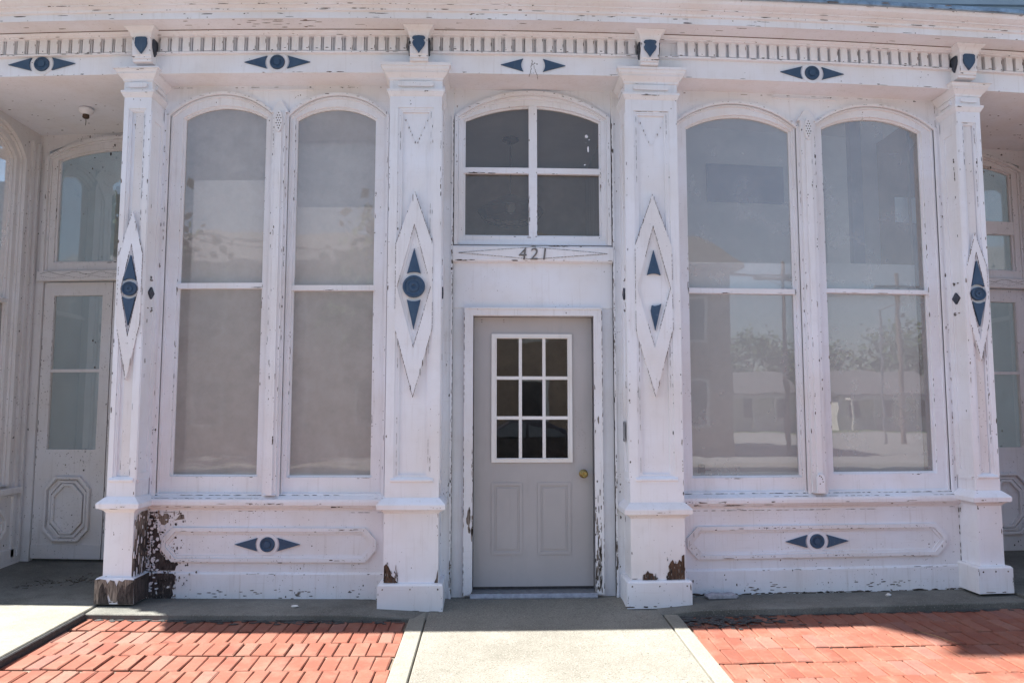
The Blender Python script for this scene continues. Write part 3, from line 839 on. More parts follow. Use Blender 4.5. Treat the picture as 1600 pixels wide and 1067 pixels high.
m.edge_chips((-.22, YD + .016, 3.286), (.85, YD + .016, 3.286), (0, -1, 0), 24, (.004, .009), (.01, .05)); m.edge_chips((.29, YD + .0135, 2.8), (.29, YD + .0135, 3.8), (0, -1, 0), 8); m.edge_chips((.349, YD + .0135, 2.8), (.349, YD + .0135, 3.8), (0, -1, 0), 8)
m.build('glazing_bar', [M_TRIM, M_CHIP], TW, bevel=.003)
m = MB()
for x, z, w, h in ((.745, 3.60, .035, .03), (.757, 3.495, .018, .06), (.765, 3.573, .01, .012), (.74, 3.55, .006, .006), (.73, 3.37, .02, .012)):
    m.chip((x, YD + .0515, z), (0, -1, 0), w, h, 0, .3)
m.build('paint_blotch', M_TRIM, TW)
# lintel bar with carved long diamond
m = MB()
m.prof_x([(YD - .05, 2.580), (YD - .054, 2.592), (YD - .054, 2.684), (YD - .046, 2.697), (YD, 2.703), (YD + .01, 2.703), (YD + .01, 2.572), (YD - .02, 2.572)], -.296, .928)
m.edge_chips((-.29, YD - .052, 2.585), (.92, YD - .052, 2.585), (0, -1, 0), 22, (.004, .010), (.01, .05)); m.edge_chips((-.29, YD - .05, 2.697), (.92, YD - .05, 2.697), (0, -1, 0), 8, (.003, .006), (.02, .1))
dd = [(-.255, 2.64), (.316, 2.687), (.885, 2.64), (.316, 2.593)]
din = [(-.205, 2.64), (.316, 2.683), (.835, 2.64), (.316, 2.597)]
m.plate(dd, [], YD - .058, YD - .05)
for A, Bq in zip(dd, dd[1:] + dd[:1]):
    for k in range(70):
        t = (k + random.random()) / 70
        m.chip((A[0] + (Bq[0] - A[0]) * t, YD - .0582, A[1] + (Bq[1] - A[1]) * t), (0, -1, 0), .016 * random.uniform(.5, 1.3), .0042 * random.uniform(.5, 1.2), 1)
m.build('carved_lintel', [M_TRIM, M_CHIP], B)
m = MB(); m.box(-.296, .928, YD - .008, YD + .005, 2.225, 2.575)
m.specks(-.29, .92, 2.23, 2.57, YD - .008, 12, (.003, .008))
m.build('overdoor_panel', [M_WHITE, M_CHIP], B)
# casing
m = MB()
m.plate([(-.206, .09), (-.139, .09), (-.139, 2.164), (.777, 2.164), (.777, .09), (.838, .09), (.838, 2.224), (-.206, 2.224)], [], YD - .035, YD + .05)
m.plate([(-.206, .09), (-.193, .09), (-.193, 2.211), (.825, 2.211), (.825, .09), (.838, .09), (.838, 2.224), (-.206, 2.224)], [], YD - .043, YD - .03)
for x in (-.142, -.203, .780, .835):
    m.edge_chips((x, YD - .0355, .1), (x, YD - .0355, 2.15), (0, -1, 0), 9); m.edge_chips((x, YD - .0355, .1), (x, YD - .0355, .9), (0, -1, 0), 14, (.005, .014), (.02, .09))
for k in range(75):
    z = .12 + abs(random.gauss(0, .38))
    m.chip((random.uniform(.785, .822), YD - .0355, z), (0, -1, 0), random.uniform(.004, .016), random.uniform(.015, .09), 1 if random.random() < .6 else 2)
for k in range(8): m.chip((random.uniform(-.185, -.15), YD - .0355, random.gauss(.64, .05)), (0, -1, 0), .016, .07, 2)
m.chip((-.168, YD - .036, .66), (0, -1, 0), .034, .14, 2); m.chip((-.162, YD - .036, .56), (0, -1, 0), .02, .06, 2)
m.specks(-.2, .83, 2.17, 2.22, YD - .0355, 9)
for x in (-.206, .838): m.seam((x, YD - .043, .1), (x, YD - .043, 2.2), (0, -1, 0), .007, .6)
m.build('door_casing', [M_TRIM, M_CHIP, M_BARE], B, bevel=.003)
# slab
YS = .36
D = MB()
D.plate(rect(-.134, .772, .132, 2.160), [rect(.03, .592, 1.075, 2.005)], YS, YS + .045)
for px0, px1 in ((.002, .236), (.352, .602)):
    D.plate(rect(px0, px1, .366, .90), [rect(px0 + .022, px1 - .022, .388, .878)], YS - .006, YS + .001)
    D.plate(rect(px0 + .04, px1 - .04, .406, .86), [], YS - .005, YS + .001)
for x, z in ((-.075, 2.135), (.095, 2.135)):
    for dz in (-.012, .004): D.chip((x, YS, z + dz), (0, -1, 0), .012, .008)
for k in range(60): D.chip((random.uniform(.63, .72), YS, random.uniform(1.10, 1.45)), (0, -1, 0), random.uniform(.003, .012), random.uniform(.002, .006), 2)
door = D.build('entrance_door', [M_DOOR, M_CHIP, simple('scuffed_grey', (.30, .275, .26), .6, .2)], B, bevel=.004)
L = MB()
L.plate(rect(.0, .618, 1.052, 2.030), [rect(.040, .584, 1.084, 1.996)], YS - .014, YS + .01)
L.plate(rect(.030, .594, 1.074, 2.006), [rect(.036, .588, 1.080, 2.0)], YS - .018, YS - .01)
ew = .544
for k in (1, 2):
    x = .040 + ew * k / 3; L.box(x - .012, x + .012, YS - .008, YS + .02, 1.08, 2.0)
    z = 1.084 + .912 * k / 3; L.box(.036, .588, YS - .007, YS + .02, z - .0125, z + .0125)
L.edge_chips((.04, YS - .014, 1.078), (.58, YS - .014, 1.078), (0, -1, 0), 6)
L.build('lite_frame', [M_DOORTRIM, M_CHIP], door, bevel=.003)
G = MB(); G.face([(.032, YS + .012, 1.078), (.592, YS + .012, 1.078), (.592, YS + .012, 2.002), (.032, YS + .012, 2.002)]); G.build('glass_pane', M_GLASS2, door)
K = MB(); K.lathe([(.033, .002), (.033, -.006), (.029, -.010), (.014, -.012), (.012, -.034), (.018, -.040), (.027, -.048), (.029, -.060), (.026, -.070), (.015, -.075), (.012, -.0735), (.001, -.0735)], 'y', (.700, YS, .966), 24)
K.build('door_knob', M_BRASS, door, smooth=True)
m = MB(); m.prof_x([(YD - .07, .068), (YD - .07, .078), (YD - .05, .104), (YD + .03, .112), (YD + .12, .114), (YD + .12, .06)], -.155, .785)
m.build('threshold', M_METAL, B)
m = MB(); m.box(-.134, .772, YS + .004, YS + .04, .112, .134); m.build('door_gap_strip', M_IRON, door)  # dark strip painted in for the shaded gap under the door

# ---------------------------------------------------------------- recessed side entries
def side_entry(sgn, xc, half, xwall, xpil, transom_two):
    """xc: centre of the double doors; xwall: far return wall; xpil: pilaster side"""
    Y = 1.2; mats = [M_RECESS, M_CHIP]
    xa, xb = min(xwall, xpil), max(xwall, xpil)
    w = MB()
    w.plate(rect(xa, xb, .08, SOF + .02), [rect(xc - half, xc + half, .05, 2.60), arch(xc - half + .0, xc + half, 2.66, 3.80, 3.90)], Y, Y + .06, 0)
    w.specks(xa, xb, .2, 3.9, Y, 110, (.004, .018)); w.specks(xa, xb, 3.6, 3.95, Y, 40, (.006, .024))
    w.build('recess_wall', mats, B)
    make_window('transom_window', B, xc - half + .07, xc + half - .07, 2.772, 3.72, 3.815, .06, .06, Y + .012, [(3.125, 3.25)] if transom_two else [], bot=.09, glass=M_GLASS4, mats=mats, hood=True, hw=.03)
    s = MB(); s.prof_x([(Y - .03, 2.60), (Y - .034, 2.61), (Y - .034, 2.685), (Y, 2.70), (Y + .03, 2.70), (Y + .03, 2.60)], xc - half - .04, xc + half + .04)
    for k in range(60): s.chip((xc - half + 2 * half * k / 60, Y - .0345, 2.665 + .012 * math.sin(k * .55) + random.uniform(-.003, .003)), (0, -1, 0), .03, .004)
    for k in range(60): s.chip((xc - half + 2 * half * k / 60, Y - .0345, 2.632 + .008 * math.sin(k * .55 + 2) + random.uniform(-.003, .003)), (0, -1, 0), .02, .003)
    s.build('carved_lintel', mats, B)
    for q in (-1, 1):
        l0, l1 = (xc - half + .006, xc - .004) if q < 0 else (xc + .004, xc + half - .006)
        d = MB(); gx0, gx1 = l0 + .085, l1 - .085
        d.plate(rect(l0, l1, .16, 2.59), [rect(gx0, gx1, 1.105, 2.472)], Y + .02, Y + .06)
        d.box(gx0, gx1, Y + .024, Y + .05, 1.785, 1.812)
        d.edge_chips((gx0, Y + .02, 1.1), (gx0, Y + .02, 2.47), (0, -1, 0), 8); d.edge_chips((l0 + .004, Y + .02, .2), (l0 + .004, Y + .02, 2.5), (0, -1, 0), 9)
        d.box(l0, l1, Y + .012, Y + .03, .165, .285)
        lf = d.build('door_leaf', mats, B, bevel=.004)
        pm = MB(); cx = (l0 + l1) / 2; a = .19
        for i, (g, y0) in enumerate(((0, .0), (.034, .020), (.060, .010))):
            pm.plate(octo(cx - a + g, cx + a - g, .315 + g, .870 - g, .085, .10), [octo(cx - a + g + (.022 if i != 1 else .02), cx + a - g - (.022 if i != 1 else .02), .315 + g + .022, .870 - g - .022, .078, .092)], Y + y0 - .020, Y + .021)
        pm.build('octagon_moulding', mats, lf, bevel=.005)
        g = MB(); g.face([(gx0 - .01, Y + .045, 1.095), (gx1 + .01, Y + .045, 1.095), (gx1 + .01, Y + .045, 2.482), (gx0 - .01, Y + .045, 2.482)]); g.build('glass_pane', M_GLASS4, lf)
    # the return walls with their own tall windows
    for xr, far in ((xwall, True), (xpil, False)):
        face = 1 if (xr == xa) else -1
        mp = lambda a, b, d, xr=xr, face=face: (xr - face * d, a, b)
        r = MB()
        r.plate(rect(.02, 1.21, .10, SOF + .01), [arch(.16, .98, .80, 3.63, 3.85)], 0, .06, 0, mp)
        if far:
            nr = (face, 0, 0)
            for k in range(190):
                y = random.choice((random.uniform(.98, 1.2), random.uniform(.6, 1.2)))
                z = random.uniform(.2, 3.9)
                if .16 < y < .98 and .8 < z < 3.7: continue
                r.chip((xr, y, z), nr, random.uniform(.006, .022), random.uniform(.006, .03), 1)
        r.plate(rect(1.06, 1.10, .2, 3.85), [], -.02, .001, 0, mp); r.plate(rect(1.135, 1.165, .2, 3.85), [], -.03, .001, 0, mp)
        r.build('return_wall', mats, B)
        make_window('return_window', B, .25, .90, .955, 3.64, 3.80, .075, .065, .02, [(2.36, 2.40)], mp=mp, glass=M_GLASS4 if not far else M_GLASS, mats=mats, hood=True)
        s = MB()
        s.plate(rect(.02, 1.13, .735, .79), [], -.05, .0, 0, mp); s.plate(rect(.02, 1.10, .715, .735), [], -.025, .0, 0, mp)
        s.build('return_sill', mats, B, bevel=.01)
        s = MB()
        s.plate(octo(.12, 1.0, .33, .62, .08), [octo(.15, .97, .36, .59, .072)], -.02, .0, 0, mp); s.plate(octo(.165, .955, .375, .575, .07), [octo(.18, .94, .39, .56, .066)], -.01, .0, 0, mp)
        s.plate(rect(.02, 1.19, .10, .27), [], -.02, 0, 0, mp)
        s.build('return_moulding', mats, B, bevel=.006)
        # blind behind the return window, with its own room-side depth
        bl = MB(); bl.plate(rect(.1 if far else .60, 1.1, .5, 3.9), [], .16, .18, 0, mp); bl.build('window_backing', simple('yellowed_blind', (.36, .28, .17), .9, .15, 3), B)
    # ceiling of the recess
    c = MB(); c.box(xa - .02, xb + .02, .352, 1.27, SOF + .004, SOF + .04)
    c.specks(xa, xb, 0, 0, 0, 0)
    for k in range(36): c.chip((random.uniform(xa, xb), random.uniform(.4, 1.2), SOF + .004), (0, 0, -1), random.uniform(.006, .03), random.uniform(.006, .02))
    c.build('recess_ceiling', [M_WHITE, M_CHIP], B)
    # dim lobby behind the doors
    i = MB(); i.box(xa, xb, 2.6, 2.62, .05, 3.9); i.build('lobby_wall', M_INT_GREY, B)


def interior_grey():
    k = NT('interior_grey_plaster')
    v = k.noise(2.5, 5, .6)
    k.color(k.mix(k.ramp(v, .35, .7), c4(.62, .59, .60), c4(.72, .69, .69))); k.rough(.9); return k.m


M_INT_GREY = interior_grey()
side_entry(-1, -3.305, .595, -3.985, -2.62, False)
side_entry(1, 4.245, .555, 4.875, 3.62, True)
for a, b in ((-4.74, -4.16), (5.22, 6.3)):
    m = MB(); m.box(a, b, .22, .30, .08, SOF); m.build('plain_bay', M_WHITE, B)

# soffits between frieze and bays, and upper storeys
m = MB(); m.box(XL, XR, .352, .50, SOF + .04, 4.3); m.build('lintel_beam', M_BARE, B)
m = MB()
z = 4.45
while z < 11.1:
    m.prof_x([(.10, z), (.085, z + .005), (.10, z + .128), (.16, z + .128), (.16, z)], XL, XR, step=3); z += .13
m.build('upper_wall', M_SIDING, B, sag=False)
# roof eave with its end scroll, high above the street
m = MB()
m.box(XL, XR, -.86, .2, 11.19, 11.36, seg=False)
m.plate([(.1, 10.6), (-.13, 10.71), (-.32, 10.85), (-.45, 11.0), (-.56, 11.14), (-.64, 11.18), (-.72, 11.15), (-.77, 11.06), (-.82, 11.03), (-.87, 11.08), (-.88, 11.40), (.1, 11.40)], [], 0, .5, 0, lambda a, b, d: (XL - .05 + d, a, b))
m.build('roof_eave', M_WHITE, B, sag=False)
m = MB(); m.plate([(XL, .2), (XR, .2), (XR, 8), (XL, 8)], [[(.5, .35), (6.2, .35), (6.2, 3.2), (.5, 3.2)]], 11.3, 11.2, 0, lambda a, b, d: (a, b, d)); m.build('roof', M_ASPHALT, B, sag=False)  # unseen roof opening, added to let sky light down into the shop
m = MB(); m.box(XL, XL + .1, .3, 8, 0, 10.95, seg=False); m.box(XR - .1, XR, .3, 8, 0, 10.95, seg=False); m.build('end_wall', M_SIDING, B, sag=False)

# ---------------------------------------------------------------- what the glass shows inside
def tan_board():
    k = NT('tan_hardboard')
    v = k.noise(3, 5, .6)
    col = k.mix(k.ramp(v, .3, .7), c4(.60, .54, .49), c4(.68, .615, .56))
    st = k.noise(1, 5, .7, k.mapped(2.2, 2.2, 34)); col = k.mix(k.ramp(st, .63, .72, 0, .3), col, c4(.52, .45, .40))
    k.color(col); k.rough(.85); return k.m


def mottled():
    k = NT('stained_plaster')
    v = k.noise(5.5, 6, .7)
    col = k.mix(k.ramp(v, .42, .62), c4(.14, .10, .065), c4(.32, .27, .23))
    col = k.mix(k.ramp(k.noise(13, 5, .7), .57, .66, 0, .7), col, c4(.66, .61, .57))
    k.color(col); k.rough(.9); return k.m


M_TAN = tan_board(); M_MOT = mottled()
IN = part_empty('shop_interior', B)
m = MB(); m.box(-2.325, -1.62, .40, .42, .55, 3.25); m.box(-1.545, -.74, .392, .41, .55, 3.03); m.build('window_backing_board', M_TAN, IN)
m = MB(); m.box(-2.325, -1.62, .402, .42, 3.252, 3.93); m.build('stained_plaster_strip', M_MOT, IN)
m = MB(); m.box(-1.60, -.74, .43, .45, 2.95, 3.93); m.build('grey_backing_board', simple('grey_board', (.36, .34, .33), .9, .1, 3), IN)
m = MB(); m.box(-1.58, -.72, .365, .428, 3.56, 3.93); m.build('window_head_beam', simple('brown_stained_timber', (.17, .115, .075), .8, .3, 1, grain=(4, 60, 60)), IN)
m = MB(); m.box(-2.50, -2.29, .46, .48, .5, 3.93); m.box(-1.60, -1.52, .46, .48, .5, 3.0); m.build('dark_edge_board', simple('olive_brown_board', (.20, .17, .12), .9, .2), IN)
m = MB(); m.box(-.72, -.70, .42, 5, .05, 4.7); m.box(-2.6, -.7, 1.6, 1.62, .05, 3.93); m.build('partition_wall', M_INT_GREY, IN)
# right-hand window: white board behind the lower glass, the tall room above it
M_IW = simple('interior_white_board', (.74, .715, .71), .85, .05, 3)
m = MB(); m.box(1.39, 2.45, .385, .40, .5, 2.612); m.build('white_backing_board', M_IW, IN)
m = MB(); m.box(2.455, 3.345, .39, .405, .5, 2.625); m.build('white_backing_board', M_IW, IN)
m = MB(); m.box(.7, 5.5, 2.9, 2.95, 2.4, 4.72); m.build('back_wall', M_INT_GREY, IN)  # left open low down, out of view, to let light into the room
m = MB(); m.plate(rect(2.407, 3.273, 3.818, 4.252), [], 2.87, 2.9); m.build('blue_panel', simple('dusty_blue_panel', (.06, .10, .19), .7, .1), IN)
m = MB(); m.box(3.335, 3.60, 1.28, 1.32, .05, 4.7); m.build('side_partition', M_IW, IN)
m = MB(); m.box(3.26, 3.36, 1.22, 1.30, .05, 4.7); m.build('wall_pier', simple('dusty_blue_pier', (.30, .34, .42), .8, .1), IN)
m = MB(); m.plate(rect(3.335, 3.505, 3.04, 3.255), [], .62, .63); m.build('bright_opening_panel', simple('pale_blue_sheet', (.80, .86, .90), .7, .05), IN)  # pale plate added in place of a bright opening deeper in the shop
for k in range(1):
    m = MB(); rr = random.Random(8)
    for q in range(60):
        t = rr.random(); m.chip((3.0 + .75 * t + rr.gauss(0, .02), 2.2 - .9 * t, 4.699), (0, 0, -1), rr.uniform(.02, .12), rr.uniform(.02, .06), 0)
    m.build('peeling_ceiling_paint', M_IW, IN)
m = MB(); m.box(.985, 1.0, .44, 2.9, .05, 4.7); m.build('lobby_partition', simple('brown_lobby_panelling', (.40, .31, .24), .8, .25, 1, grain=(30, 30, 2)), IN)
m = MB(); m.box(-.7, .985, 2.4, 2.42, .05, 3.93); m.build('lobby_back_wall', simple('dark_brown_plaster', (.50, .40, .32), .9, .25, 4), IN)
m = MB(); m.plate([(-2.6, .43), (1.0, .43), (1.0, 5), (-2.6, 5)], [[(-.05, .44), (.8, .44), (.8, .54), (-.05, .54)]], 3.93, 3.96, 0, lambda a, b, d: (a, b, d)); m.plate([(1.0, .45), (5.5, .45), (5.5, 5), (1.0, 5)], [[(1.2, .55), (3.2, .55), (3.2, 1.15), (1.2, 1.15)]], 4.70, 4.74, 0, lambda a, b, d: (a, b, d)); m.build('shop_ceiling', M_INT_GREY, IN)  # unseen slots added in the ceiling to brighten the rooms below
m = MB(); m.box(-2.6, 5.5, .40, 5.0, .02, .06); m.build('shop_floor', simple('worn_floor_boards', (.12, .09, .07), .7, .3, 1, grain=(8, 1, 1)), IN)

# ================================================================= THINGS FIXED TO OR LYING BY THE FRONT
# house number
def digit(chars, x, z, h, parent, name):
    c = bpy.data.curves.new(name, 'FONT'); c.body = chars; c.size = h * 1.36; c.extrude = .004; c.bevel_depth = .0008; c.offset = -.001; c.shear = .12
    o = bpy.data.objects.new('digit', c); COL.objects.link(o)
    dg = bpy.context.evaluated_depsgraph_get(); me = bpy.data.meshes.new_from_object(o.evaluated_get(dg))
    bpy.data.objects.remove(o)
    n = bpy.data.objects.new('digit', me); COL.objects.link(n); me.materials.append(M_NUM)
    n.rotation_euler = (R(90), 0, 0); n.location = (x, 0, z); n.parent = parent
    return n


M_NUM = simple('blackened_brass', (.17, .155, .15), .55, .4, 90, .2)
hn = empty('house_number', (.20, .24, warp(.3, 2.589)), 'dark metal house number 421 on the carved lintel over the grey door', 'house number')
for i, (ch, x) in enumerate((('4', .0), ('2', .088), ('1', .165))): digit(ch, x, 0, .096, hn, 'digit')

# ceiling light in the left recess
cl = empty('ceiling_light', (-3.30, .62, warp(-3.3, SOF)), 'small round lamp holder with hanging wire on the left porch ceiling', 'ceiling light')
m = MB(); m.lathe([(.052, 0), (.060, -.012), (.056, -.03), (.044, -.045), (.03, -.052), (.001, -.052)], 'z', (0, 0, 0), 20); m.build('canopy', M_TRIM, cl, sag=False, smooth=True)
m = MB(); m.lathe([(.024, -.050), (.026, -.075), (.02, -.082), (.001, -.082)], 'z', (0, 0, 0), 16); m.build('socket', simple('rusted_socket', (.07, .045, .03), .8, .4, 50), cl, sag=False)
m = MB(); m.tube([(0, 0, -.08), (.003, 0, -.11), (0, .002, -.14)], .0025); m.build('wire', M_IRON, cl, sag=False)

# pendant lamp inside the door lobby
pl = empty('pendant_lamp', (.17, 1.3, 3.93), 'dark caged pendant lamp hanging behind the transom glass', 'pendant lamp')
m = MB(); m.lathe([(.001, -.02), (.075, -.02), (.08, -.035), (.05, -.055), (.001, -.055)], 'z', (0, 0, 0), 20); m.build('ceiling_rose', M_IRON, pl, sag=False)
m = MB(); m.tube([(0, 0, -.05), (0, 0, -.55)], .006); m.build('cord', M_IRON, pl, sag=False)
m = MB(); m.lathe([(.05, -.55), (.10, -.58), (.20, -.62), (.285, -.68), (.30, -.70), (.295, -.70), (.19, -.635), (.06, -.59), (.03, -.58)], 'z', (0, 0, 0), 30); m.build('lamp_shade', M_IRON, pl, sag=False, smooth=True)
m = MB()
for k in range(10):
    a = 2 * math.pi * k / 10
    m.tube([(.295 * math.cos(a), .295 * math.sin(a), -.70), (.25 * math.cos(a), .25 * math.sin(a), -.77), (.15 * math.cos(a), .15 * math.sin(a), -.81), (0, 0, -.82)], .004, 5)
for r, zz in ((.25, -.77), (.15, -.81)):
    m.tube([(r * math.cos(2 * math.pi * k / 24), r * math.sin(2 * math.pi * k / 24), zz) for k in range(25)], .004, 5)
m.build('wire_cage', M_IRON, pl, sag=False)
m = MB(); m.lathe([(.001, -.60), (.035, -.62), (.045, -.66), (.03, -.70), (.001, -.715)], 'z', (0, 0, 0), 16); m.build('bulb', simple('frosted_bulb', (.6, .58, .52), .3, .05), pl, sag=False, smooth=True)

# metal plate on the pilaster side by the door
mp_ = empty('metal_plate', (.985, .15, 1.29), 'small grey metal plate screwed to the pilaster side right of the door', 'metal plate')
m = MB(); m.plate(rect(-.035, .035, -.075, .075), [], 0, .006, 0, lambda a, b, d: (-.0012 - d, a, b)); m.build('plate', M_METAL, mp_, sag=False, bevel=.002)
m = MB()
for zz in (-.06, .06): m.lathe([(.006, -.010), (.005, -.006)], 'x', (0, 0, zz), 10)
m.build('screw', M_IRON, mp_, sag=False)
# alarm sensor in the right window
ws = empty('window_sensor', (1.60, .325, 1.0), 'small dark box with a loose wire stuck inside the right shop window', 'window sensor')
m = MB(); m.plate(octo(-.024, .024, -.036, .036, .006), [], 0, .028); m.build('box', M_SLATE, ws, sag=False, bevel=.003)
m = MB(); m.tube([(.02, .012, -.008), (.04, .010, -.006), (.055, .012, -.009), (.07, .012, -.007)], .0025); m.build('wire', M_IRON, ws, sag=False)
# window catch at the foot of the right mullion
wc = empty('window_catch', (2.44, .172, warp(2.44, .825)), 'white painted wooden catch block at the foot of the right mullion', 'window catch')
m = MB(); n = 14
m.plate([(-.028, 0), (.028, 0), (.028, .11)] + [(.028 * math.cos(math.pi * i / 8), .11 + .034 * math.sin(math.pi * i / 8)) for i in range(1, 8)] + [(-.028, .11)], [], -.022, .006)
for x, z in ((0, .12), (.012, .085), (-.01, .07), (.008, .105), (-.012, .128)): m.chip((x, -.022, z), (0, -1, 0), .012, .014)
m.build('block', [M_TRIM, M_CHIP], wc, sag=False, bevel=.004)

# ================================================================= GROUND
def gz(x, y, z): return warp(x, z)


def fade(x, y, z):
    """the pavement's crown dies out towards the road"""
    k = max(0., min(1., (y + 4.2) / 2.4)); return z + (warp(x, z) - z) * k


def sheet(name, pts_fn, nx, ny, mat, kind='structure'):
    m = MB(); vs = [[m.bm.verts.new(pts_fn(i / nx, j / ny)) for i in range(nx + 1)] for j in range(ny + 1)]
    for j in range(ny):
        for i in range(nx): m.face((vs[j][i], vs[j][i + 1], vs[j + 1][i + 1], vs[j + 1][i]))
    o = m.build(name, mat, None, sag=False); o['kind'] = kind
    return o


def walkz(y): return .072 if y > .22 else .048 + (.072 - .048) * max(0, (y - -.05)) / .27 if y > -.05 else max(-.03, .048 - .030 * (-.05 - y))
def brickz(y): return .036 - .026 * (-.15 - y) if y > -3.3 else -.05


def slab(name, x0, x1, y0, y1, zf, mat, thick=.12, edges=True):
    nx = max(1, math.ceil((x1 - x0) / .3)); ny = max(1, math.ceil((y1 - y0) / .2))
    m = MB()
    e = .006
    xs = [x0, x0 + e] + [x0 + (x1 - x0) * i / nx for i in range(1, nx)] + [x1 - e, x1]
    ys = [y0, y0 + e] + [y0 + (y1 - y0) * i / ny for i in range(1, ny)] + [y1 - e, y1]
    vs = []
    for j, y in enumerate(ys):
        row = []
        for i, x in enumerate(xs):
            d = .006 if (i in (0, len(xs) - 1) or j in (0, len(ys) - 1)) else 0
            row.append(m.bm.verts.new((x, y, fade(x, y, zf(x, y)) - d)))
        vs.append(row)
    for j in range(len(ys) - 1):
        for i in range(len(xs) - 1): m.face((vs[j][i], vs[j][i + 1], vs[j + 1][i + 1], vs[j + 1][i]))
    loop = vs[0] + [r[-1] for r in vs[1:]] + vs[-1][-2::-1] + [r[0] for r in vs[-2:0:-1]]
    low = [m.bm.verts.new((v.co.x, v.co.y, v.co.z - thick)) for v in loop]
    for i in range(len(loop)):
        k = (i + 1) % len(loop); m.face((loop[i], loop[k], low[k], low[i]))
    o = m.build(name, mat, None, sag=False); o['kind'] = 'structure'
    return o


YK = -3.4   # kerb line
# walkway to the door with its narrow edge strips
slab('concrete_walkway', -.435, 1.175, YK, .36, lambda x, y: walkz(y), M_WALK)
slab('walkway_edge_strip', -.553, -.443, YK, -.03, lambda x, y: walkz(y) + .002, M_SLAB)
slab('walkway_edge_strip', 1.184, 1.283, YK, -.03, lambda x, y: walkz(y) + .003, M_SLAB)
# ledges under the bays
slab('concrete_ledge', -2.715, -.42, -.20, .34, lambda x, y: .083 - (.03 if x > -.8 and y < .05 else 0) * 0 - max(0, (-.0 - y)) * .06 - max(0, (x + .95)) * .06, M_LEDGE)
slab('concrete_ledge', 1.16, 3.74, -.17, .34, lambda x, y: .086 - max(0, -y) * .05 - max(0, 1.5 - x) * .08, M_LEDGE)
# recess floors
slab('porch_floor', -4.75, -2.722, -.02, 1.35, lambda x, y: .095 + .045 * max(0, y) / 1.2, M_LEDGE)
slab('concrete_slab', -4.75, -2.722, YK, -.026, lambda x, y: .090 - .028 * (-y), M_SLAB)
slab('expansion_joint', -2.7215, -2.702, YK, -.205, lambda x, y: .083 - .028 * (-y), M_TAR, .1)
slab('porch_floor', 3.748, 6.6, -.10, 1.35, lambda x, y: .10 + .06 * max(0, y) / 1.2, M_LEDGE)

def bricks(name, x0, x1, y0, y1, rot=0., seed=1):
    rnd = random.Random(seed)
    m = MB(); L, W = .235, .094
    y = y1; row = 0
    while y > y0:
        Lr = L + rnd.uniform(-.004, .004)
        ya, yb = y - Lr + .0018, y - .0012
        x = x0 - rnd.uniform(0, .09)
        drift = rnd.uniform(-.004, .004)
        while x < x1:
            w = W + rnd.uniform(-.006, .006)
            gap = .0026 + max(0, rnd.gauss(.0014, .0028))
            a, b = max(x + gap, x0), min(x + w - gap * .3, x1)
            if b - a > .018:
                jy = rnd.gauss(0, .005) + .014 * math.sin(a * 1.7 + row * 2.1)
                cx, cy = (a + b) / 2, (ya + yb) / 2
                z = rnd.gauss(0, .0011)
                if 1.3 < cx < 1.75 and cy > -.42: z -= .01
                tx, ty, rz = rnd.gauss(0, .008), rnd.gauss(0, .005), rnd.gauss(0, .014)
                c, s_ = math.cos(rz), math.sin(rz)
                def P(px, py, dz):
                    dx, dy = px - cx, py - cy
                    X, Yv = cx + dx * c - dy * s_, cy + dx * s_ + dy * c + drift * (px - x0) + jy
                    return (X, Yv, fade(X, Yv, brickz(Yv) + z + dx * tx + dy * ty) + dz)
                ch = .005
                jit = [rnd.uniform(.6, 2.2) if rnd.random() < .25 else 1 for _ in range(4)]
                top = [m.bm.verts.new(P(px, py, 0)) for px, py in ((a + ch * jit[0], ya + ch * jit[0]), (b - ch * jit[1], ya + ch * jit[1]), (b - ch * jit[2], yb - ch * jit[2]), (a + ch * jit[3], yb - ch * jit[3]))]
                mid = [m.bm.verts.new(P(px, py, -ch)) for px, py in ((a, ya), (b, ya), (b, yb), (a, yb))]
                bot = [m.bm.verts.new(P(px, py, -.05)) for px, py in ((a, ya), (b, ya), (b, yb), (a, yb))]
                m.face(top)
                for i in range(4):
                    k = (i + 1) % 4
                    m.face((mid[i], mid[k], top[k], top[i])); m.face((bot[i], bot[k], mid[k], mid[i]))
            x += w
        y -= Lr; row += 1
    o = m.build(name, M_BRICK, None, sag=False); o['kind'] = 'structure'
    return o


bricks('brick_pavement', -2.698, -.556, YK, -.205, seed=3)
bricks('brick_pavement', 1.287, 6.6, YK, -.175, seed=5)
bricks('brick_pavement', -7.5, -4.76, YK, .3, seed=9)
sheet('joint_sand', lambda u, v: (-8 + 15.0 * u, YK + (3.85 + .3) * v - .0, fade(-8 + 15 * u, YK + 4.15 * v, brickz(min(-.15, YK + 4.15 * v)) - .013)), 50, 20, M_MORTAR)
# dirt and tar patches on the paving by the walkway
def blot(name, cx, cy, w, d, zf, mat, n=22, j=.35):
    m = MB(); v = [m.bm.verts.new((cx, cy, fade(cx, cy, zf(cx, cy)) + .006))]
    ring = []
    for i in range(n):
        a = 2 * math.pi * i / n; k = 1 - j * random.random(); x, y = cx + math.cos(a) * w / 2 * k, cy + math.sin(a) * d / 2 * k
        ring.append(m.bm.verts.new((x, y, fade(x, y, zf(x, y)) + .0045)))
    for i in range(n): m.face((v[0], ring[i], ring[(i + 1) % n]))
    o = m.build(name, mat, None, sag=False); o['kind'] = 'structure'; return o


